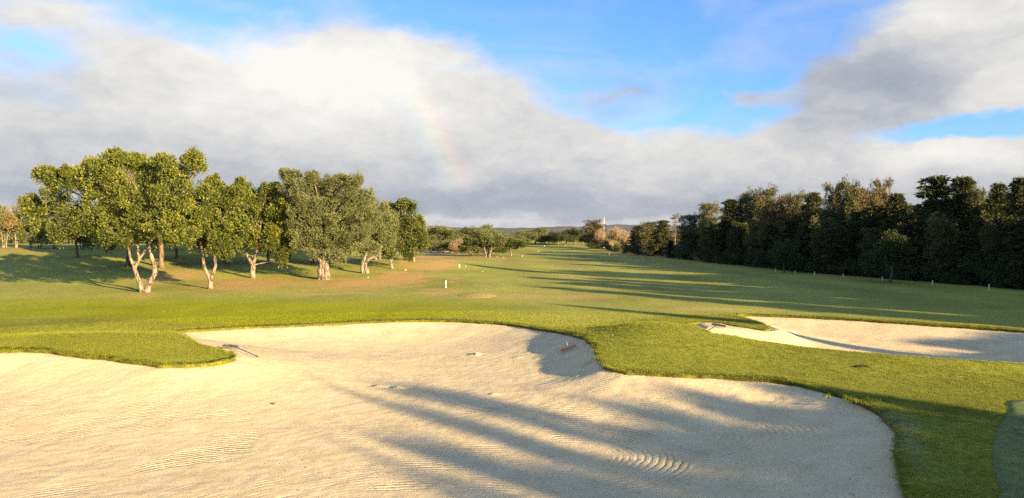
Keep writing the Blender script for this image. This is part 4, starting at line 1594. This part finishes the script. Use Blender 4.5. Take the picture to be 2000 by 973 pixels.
W1 = 'conifers on the skyline of the right-hand wood'
for key, px, ty, hw, o, lab in (
        ('cedar_b', 1246, 447, 16, 3, 'low dark conifer where the wood starts beside the bleached trees'),
        ('pine_c', 1268, 440, 16, 4, 'dark conifer with a ragged double top, near the far end of the wood'),
        ('cedar_a', 1292, 436, 18, 4, 'dark conifer just left of the bare pointed treetop'),
        ('dead', 1318, 424, 12, 4, 'conifer with bare pointed top sticking out of the wood'),
        ('pine_c', 1347, 427, 19, 2.2, 'sunlit olive-green conifer with bright lower trunk at the edge of the wood'),
        ('pine_c', 1385, 405, 20, 6, 'conifer with sunlit leaning top, right of the sunlit edge tree'),
        ('cedar_b', 1425, 396, 22, 5, 'dark conifer with rounded shoulder under two small tops'),
        ('pine_a', 1456, 386, 18, 8, 'conifer with yellow-lit top, left of the rusty one'),
        ('pine_a', 1490, 378, 22, 9, 'bushy conifer top, highest in the middle stretch of the wood'),
        ('pine_b', 1520, 392, 32, 4, 'rusty brown conifer with hanging dead twigs at the front of the wood'),
        ('pine_a', 1553, 387, 20, 9, 'conifer with sunlit grey-brown flank, right of the rusty one'),
        ('cedar_b', 1590, 383, 24, 6, 'dark conifer with blunt top over the middle of the wood'),
        ('pine_b', 1630, 368, 20, 9, 'golden-brown lit conifer top, left one of a pair'),
        ('pine_a', 1662, 365, 18, 10, 'green round conifer top beside the golden-brown one'),
        ('pine_b', 1690, 377, 22, 7, 'brown-green conifer top in the dip before the tall tufted one'),
        ('pine_b', 1720, 361, 18, 9, 'tufted brown conifer top standing above its neighbours'),
        ('cedar_b', 1755, 385, 24, 6, 'shadowed conifer left of the broad layered one'),
        ('cedar_a', 1828, 352, 42, 4, 'broad layered conifer with flat spreading boughs, tallest in the right wood'),
        ('dead', 1808, 425, 24, 2.5, 'dead conifer limbs catching the sun beneath the broad layered conifer'),
        ('cedar_b', 1884, 353, 32, 5, 'pointed layered conifer just right of the broad one'),
        ('cedar_a', 1944, 366, 26, 5, 'dark layered conifer with narrow drooping top'),
        ('cedar_b', 1990, 355, 32, 4, 'conifer with sunlit top cut by the right edge of the photo'),
        ('pine_a', 1968, 381, 20, 9, 'small lit conifer top between the last two layered conifers'),
        ('pine_a', 1910, 378, 18, 10, 'small lit conifer top right of the pointed layered one')):
    x, y = wood_xy(px, o)
    plant(key, x, y, at(px, ty - 5, y)[2], hw * 1.45 * y / FPX, lab, W1)
# two round trees in front of the wood, on the mown grass
plant_px('dark_round', 1740, 552, 455, 55, 'round leafy tree with black forked trunk in front of the wood', 'shaded round trees before the wood')
plant_px('dark_round', 1532, 534, 470, 34, 'smaller leafy tree with thin trunk in front of the rusty conifer', 'shaded round trees before the wood')
# filling ranks, front and back, and the continuation of the wood past the frame towards the sun
rw = np.random.default_rng(23)
GAPS = []
for px, o, wd in ((1347, 2.2, 2.3), (1808, 2.5, 1.6)):
    x, y = wood_xy(px, o)
    GAPS.append((0.728 * x + 0.686 * y, 0.686 * x - 0.728 * y, wd))


def in_gap(x, y):
    return any(abs(0.728 * x + 0.686 * y - g0) < wd and 0.686 * x - 0.728 * y > a0 + 0.8 for g0, a0, wd in GAPS)


kinds = ['cedar_a', 'cedar_b', 'cypress', 'pine_a', 'cedar_b', 'cypress', 'pine_c']
n = 0
for o, step, h0, h1 in ((2.6, 30, 4.2, 6.0), (6.0, 40, 6.0, 7.6), (12, 40, 5.2, 6.8), (18, 44, 5.0, 6.4), (25, 50, 5.0, 6.6)):
    px = 1262 + rw.uniform(0, 20)
    while px < 2030:
        x, y = wood_xy(px, o + rw.uniform(-1.2, 1.2))
        h = rw.uniform(h0, h1)
        if in_gap(x, y):
            px += step * 0.5
            continue
        lim = np.interp(px, [1240, 1300, 1400, 1500, 1700, 1850, 2000], [462, 452, 424, 405, 392, 385, 385])
        top = min(ground_z(x, y) + h, at(px, lim + rw.uniform(6, 26), y)[2])
        row = ORD[min(n, 38)] + " low dark conifer from the left in the wood's front rank" if o < 3 else 'dark conifer crowded in the shade inside the wood'
        plant(kinds[n % len(kinds)], x, y, top, (top - ground_z(x, y)) * rw.uniform(0.26, 0.36), row, 'front rank of the wood' if o < 3 else 'inner trees of the wood')
        px += step * rw.uniform(0.8, 1.25)
        n += 1
for i, px in enumerate(range(1275, 2020, 24)):
    x, y = wood_xy(px + rw.uniform(-8, 8), rw.uniform(1.2, 2.0))
    plant('bush_a', x, y, ground_z(x, y) + rw.uniform(1.3, 2.4), rw.uniform(1.2, 1.8), ORD[i] + " dark shrub from the left at the foot of the wood's edge", 'undergrowth along the wood')

# trees of the same wood beyond the right edge of the view; their long shadows cross the fairway and the sand
OFF = 'trees of the wood beyond the right edge of the view'


def by_shadow(s, a):
    """ground point from its offset across (s) and along (a) the sun's direction"""
    return 0.728 * s + 0.686 * a, 0.686 * s - 0.728 * a


for i, y in enumerate(np.arange(18, 53, 2.4)):
    for o in (3.0, 9.0, 16.0):
        x = float(edge_x(y)) + o + rw.uniform(-1.5, 1.5)
        if (x / y) * FPX < 1040:
            continue
        h = rw.uniform(6.2, 7.8)
        plant(['cedar_a', 'cedar_b', 'pine_a'][(i + int(o)) % 3], x, y + rw.uniform(-1, 1), ground_z(x, y) + h, rw.uniform(2.0, 3.0), 'tall conifer of the wood beyond the right edge of the view', OFF)

for (s, a, h, hw, key) in (
        (41, 12, 11, 2.2, 'cedar_a'), (45.5, 14, 12, 2.4, 'cedar_b'), (50, 9, 12.5, 2.6, 'cedar_a'), (57, 2, 14.6, 1.6, 'cypress'), (61, 3, 12.5, 2.6, 'pine_a'),
        (47, 24, 14, 2.4, 'cedar_a'), (53, 20, 13.5, 2.2, 'cedar_b'), (59, 16, 14, 3.5, 'cedar_a'), (40.5, 32, 12, 2.0, 'cypress'),
        (44, 36, 14, 1.6, 'cypress'), (63, 26, 14, 2.4, 'cypress'),
        (33.2, 30, 7.6, 2.4, 'cedar_a'), (35.2, 29, 8.0, 2.6, 'cedar_b'), (32.0, 31, 12.4, 0.95, 'cypress'), (37.2, 30, 8.1, 2.4, 'cedar_a'),
        (13.6, 44, 12.6, 0.9, 'pine_c'), (12.0, 45, 12.3, 0.8, 'pine_a'), (10.3, 43.5, 11.4, 0.9, 'pine_c'), (8.8, 44.5, 11.0, 0.9, 'pine_a'), (16, 44, 11.3, 1.3, 'pine_c'), (17.8, 45, 11.4, 1.4, 'cypress'), (19.4, 43, 10.9, 1.1, 'cypress'),
        (9.4, 48, 10.9, 2.0, 'cedar_a'), (12.6, 49, 11.5, 2.4, 'cedar_b'), (16.8, 49, 11.2, 2.4, 'cedar_a'), (11.0, 40, 10.0, 1.7, 'cedar_b'), (14.6, 40, 10.2, 2.0, 'cedar_a'), (18.4, 38, 9.4, 1.7, 'cedar_b')):
    x, y = by_shadow(s, a)
    plant(key, x, y, ground_z(x, y) + h, hw, 'tall conifer of the wood beyond the right edge of the view', OFF)


# ------------------------------------------------------------------ small things on the course
def rake(label, head_px, tail_px, zf, head_mat, handle_mat, group='bunker rakes'):
    a = hit(*head_px, zf)
    b = hit(*tail_px, zf)
    d = b - a
    rz = math.atan2(d[1], d[0])
    L0 = float(np.hypot(d[0], d[1]))
    L = min(1.9, max(1.0, L0))
    if L0 > L:
        a = b - d * (L / L0)
        a[2] = float(zf(a[0], a[1]))
    root = thing('bunker_rake', label, 'rake', a, rz, group)
    def sp(u, v):
        x, y = a[0] + math.cos(rz) * u - math.sin(rz) * v, a[1] + math.sin(rz) * u + math.cos(rz) * v
        return Vector((x, y, float(zf(x, y))))
    ax = (sp(L, 0) - sp(0, 0)).normalized()
    ay = (sp(0, 0.3) - sp(0, -0.3)).normalized()
    az = ax.cross(ay).normalized()
    ay = az.cross(ax)
    root.rotation_euler = Matrix((ax, ay, az)).transposed().to_euler()
    root.location = sp(0, 0) + az * 0.05
    V, F = join([box(0, 0, 0.09, 0.06, 0.66, 0.06, 0.8), box(0.01, 0, 0.115, 0.07, 0.16, 0.03, 0.8)])
    link('rake_head', np_mesh('rake_head', V, F), head_mat, root)
    T = [box(-0.012, -0.28 + 0.04 * i, 0.040, 0.014, 0.016, 0.07, 1.0) for i in range(15)]
    V, F = join(T)
    o = link('rake_teeth', np_mesh('rake_teeth', V, F), head_mat, root)
    V, F = tubes([[(np.array([0.02, 0, 0.11]), 0.018), (np.array([L * 0.5, 0, 0.075]), 0.018), (np.array([L - 0.14, 0, 0.035]), 0.018)]], 8)
    link('handle', np_mesh('handle', V, F, True), handle_mat, root)
    V, F = tubes([[(np.array([L - 0.15, 0, 0.035]), 0.022), (np.array([L, 0, 0.026]), 0.022), (np.array([L + 0.004, 0, 0.026]), 0.002)]], 8)
    link('grip', np_mesh('grip', V, F, True), M['black'], root)
    return root


rake('rake with dark red head and pale handle in the shaded corner of the big bunker', (1112, 686), (1106, 666), SZ_MAIN, M['redbrown'], M['alu'])
rake('bunker rake with blue-green handle lying at the tip of the turf tongue', (398, 667), (503, 701), SZ_MAIN, M['black'], M['teal'])
rake('bunker rake with black head on the sunlit sand of the right bunker', (1403, 641), (1381, 650), SZ_RIGHT, M['black'], M['black'])


def post(label, px, by, ty, w, bands, group, cat='marker post', lean=0.0):
    b = hit(px, by)
    H = (by - ty) / FPX * b[1]
    root = thing('marker_post' if bands else 'boundary_stake', label, cat, b, RNG.uniform(0, 1.5), group)
    root.rotation_euler = (lean, lean * 0.6, root.rotation_euler[2])
    r = w / 2
    V, F = tubes([[(np.array([0, 0, -0.1]), r), (np.array([0, 0, H * 0.6]), r), (np.array([0, 0, H - r * 0.6]), r), (np.array([0, 0, H - r * 0.1]), r * 0.7), (np.array([0, 0, H]), 0.004)]], 10)
    link('post', np_mesh('post', V, F, True), M['white'], root)
    for (f0, f1) in bands:
        V, F = tubes([[(np.array([0, 0, H * f0]), r * 1.07), (np.array([0, 0, H * (f0 + f1) / 2]), r * 1.08), (np.array([0, 0, H * f1]), r * 1.07)]], 10)
        link('band', np_mesh('band', V, F, True), M['black'], root)
    return root


post('white distance post with black band standing on the near fairway', 870.5, 562, 548, 0.11, [(0.28, 0.44)], 'white distance posts')
post('white distance post by the brown slope, smaller and farther off', 897, 523, 516, 0.13, [(0.3, 0.45)], 'white distance posts')
for i, (px, by, ty) in enumerate(((1515, 531, 525.5), (1553, 534, 528.5), (1591, 537, 531), (1647, 542, 535), (1723.5, 548, 540), (1821, 557, 548), (1932, 567, 555.5))):
    lab = ['farthest white stake before the rusty conifer', 'white stake just right of the thin-trunked leafy tree', 'white stake midway between the two leafy trees', 'white stake nearest left of the round leafy tree, across a gap',
           'white stake touching the left of the round leafy tree trunk', 'white stake below the dead sunlit limbs of the wood', 'nearest white stake, toward the right edge of the photo'][i]
    post(lab, px, by, ty, 0.085, [], 'white stakes along the wood', 'stake', RNG.uniform(-.05, .05))
for i, (px, by, ty) in enumerate(((1190, 498.5, 495), (1204, 500.5, 497), (1219, 502.5, 499), (1256, 507.5, 503.5), (1277, 510.5, 506))):
    lab = ['tiny stake at the far end of the bush line', 'second tiny stake from the far end of the bush line', 'tiny stake below the last pale bare tree', 'tiny stake where the dark wood begins', 'tiny stake in front of the first dark conifers'][i]
    post(lab, px, by, ty, 0.10, [], 'white stakes along the wood', 'stake')


def lump(name, label, cat, px, py, sx, sy, sz, mat, zf=zbase, group=None, seed=1, sink=0.2, y_off=0):
    b = hit(px, py, zf)
    V, F = blob_mesh(sx / 2, sy / 2, sz / 2, seed)
    o = link(name, np_mesh(name, V, F, True), mat)
    o.location = (b[0], b[1], b[2] + sz / 2 - sz * sink)
    return tag(o, label, cat, group)


def tee_marker(label, px, py, w, h, mat, group='white tee markers and signs'):
    b = hit(px, py)
    w, h = w * 0.29, h * 0.29
    root = thing('tee_marker', label, 'tee marker', b, RNG.uniform(0, 3), group)
    V, F = box(0, 0, h * 0.62, w, w * 0.5, h * 0.7, 0.85)
    link('marker_block', np_mesh('marker_block', V, F), mat, root)
    V, F = tubes([[(np.array([0, 0, -0.1]), w * 0.12), (np.array([0, 0, h * 0.35]), w * 0.12)]], 6)
    link('spike', np_mesh('spike', V, F), M['alu'], root)
    return root


for lab, px, py, w, h, mt in (
        ('low white tee marker by the second distance post', 909, 522, .55, .35, 'white'), ('small black tee marker left of the second distance post', 879, 522.5, .4, .22, 'black'),
        ('small white marker out on the fairway where a thin shadow ends', 943, 531.5, .30, .26, 'white'), ('small black yardage marker alone on the right of the fairway', 1097, 543, .30, .34, 'black'),
        ('white marker at the foot of the crooked-armed olive', 719, 543, .42, .30, 'white'), ('white marker left of the slope below the green carob', 792, 529, .35, .45, 'white'),
        ('white marker pair, left one, on the far tee', 1052, 491.5, .7, .6, 'white'), ('white marker pair, right one, on the far tee', 1075, 492, .7, .6, 'white'),
        ('white tee sign below the tallest far-end olive', 1063, 481.5, 1.2, .7, 'white'), ('low white sign on the far tee beside the black-trunked tree', 1076, 482, 1.6, .7, 'white'),
        ('white marker right of the far tee signs', 1104, 481, .7, .6, 'white'), ('white marker alone right of the far tees', 1121.5, 488.5, .6, .55, 'white'),
        ('white marker beneath the round tree ending the far grove', 1020, 501, .5, .45, 'white'), ('pale marker in front of the three-stemmed olive', 984, 504, .45, .4, 'white'), ('pale marker below the pinkish far grove ground', 971, 503, .45, .4, 'white'),
        ('white ball-sized marker on the lit rise at far left', 23, 502, .30, .22, 'white'), ('brownish low marker on the lit rise', 122, 504, .5, .25, 'redbrown'), ('dark low marker at the edge of the carob shadow', 187, 509, .7, .4, 'black')):
    tee_marker(lab, px, py, w, h, M[mt])

lump('sand_clod', 'grey clod of sand lying in the middle of the big bunker', 'clod', 932, 695, .22, .18, .14, M['sand'], SZ_MAIN, None, 4)
lump('turf_clump', 'dark torn turf clump on the grass between the bunkers', 'turf clump', 1683, 717, .46, .16, .07, M['soil'], zbase, None, 6)
lump('stone', 'small dark stone on the bright left sand of the big bunker', 'stone', 535, 790, .10, .08, .07, M['darkbark'], SZ_MAIN, None, 8)


def build_pole():
    Y = 195.0
    p = at(1179.5, 425, Y)
    z0 = ground_z(p[0], Y)
    H = p[2] - z0
    root = thing('utility_pole', 'tall white pole rising behind the brown pine', 'pole', (p[0], Y, z0))
    V, F = tubes([[(np.array([0, 0, -0.3]), 0.17), (np.array([0, 0, H * 0.5]), 0.15), (np.array([0, 0, H]), 0.12), (np.array([0, 0, H + 0.02]), 0.02)]], 10)
    link('shaft', np_mesh('shaft', V, F, True), M['concrete'], root)
    V, F = join([box(0, 0, H - 0.9, 0.85, 0.10, 0.08), box(0, 0, H - 1.5, 0.7, 0.10, 0.08)])
    link('crossarm', np_mesh('crossarm', V, F), M['alu'], root)
    for s in (-0.38, 0.38):
        V, F = tubes([[(np.array([s, 0, H - 0.88]), 0.04), (np.array([s, 0, H - 0.68]), 0.035), (np.array([s, 0, H - 0.67]), 0.01)]], 6)
        link('insulator', np_mesh('insulator', V, F), M['darkbark'], root)


build_pole()


def tower(label, px, top, Y):
    p = at(px, top, Y)
    H = p[2]
    root = thing('transmission_tower', label, 'pylon', (p[0], Y, 0), 0.4, 'pylons on the plain')
    w = H * 0.10
    paths = []
    for sx, sy in ((-1, -1), (1, -1), (1, 1), (-1, 1)):
        paths.append([(np.array([sx * w, sy * w, 0]), .16), (np.array([sx * w * .3, sy * w * .3, H * .65]), .13), (np.array([0, 0, H]), .08)])
    for k in range(6):
        z0, z1 = H * k / 7, H * (k + 1) / 7
        a, b = w * (1 - z0 / H), w * (1 - z1 / H)
        for sx in (-1, 1):
            paths.append([(np.array([-a * sx, -a, z0]) , .07), (np.array([b * sx, -b, z1]) , .07)])
            paths.append([(np.array([-a, a * sx, z0]) , .07), (np.array([-b, -b * sx, z1]) , .07)])
    V, F = tubes(paths, 4)
    link('lattice', np_mesh('lattice', V, F), M['galv'], root)
    V, F = tubes([[(np.array([-w * s, 0, H * z]), .14), (np.array([w * s, 0, H * z]), .14)] for s, z in ((1.2, .72), (1.5, .82), (1.0, .92))], 4)
    link('crossarm', np_mesh('crossarm', V, F), M['galv'], root)


tower('pale lattice pylon on the plain, just right of the white pole', 1202, 441, 900)
tower('fainter lattice pylon beyond the bleached trees, below the hill line', 1219, 448, 1300)


# ------------------------------------------------------------------ air: far hills fade to blue-grey
def build_haze():
    V, F = box(0, 3600, 45, 18500, 9600, 150)
    m = bpy.data.materials.new('haze')
    m.use_nodes = True
    g = NT(m.node_tree)
    v = g.n('ShaderNodeVolumePrincipled')
    v.inputs['Color'].default_value = (0.80, 0.86, 0.95, 1)
    v.inputs['Density'].default_value = 5e-5
    v.inputs['Anisotropy'].default_value = 0.60
    o = g.n('ShaderNodeOutputMaterial')
    g.l(v.outputs[0], o.inputs['Volume'])
    h = link('haze', np_mesh('haze', V, F), m, kind='stuff')
    h['label'] = 'thin blue-grey haze in front of the far hills'


build_haze()
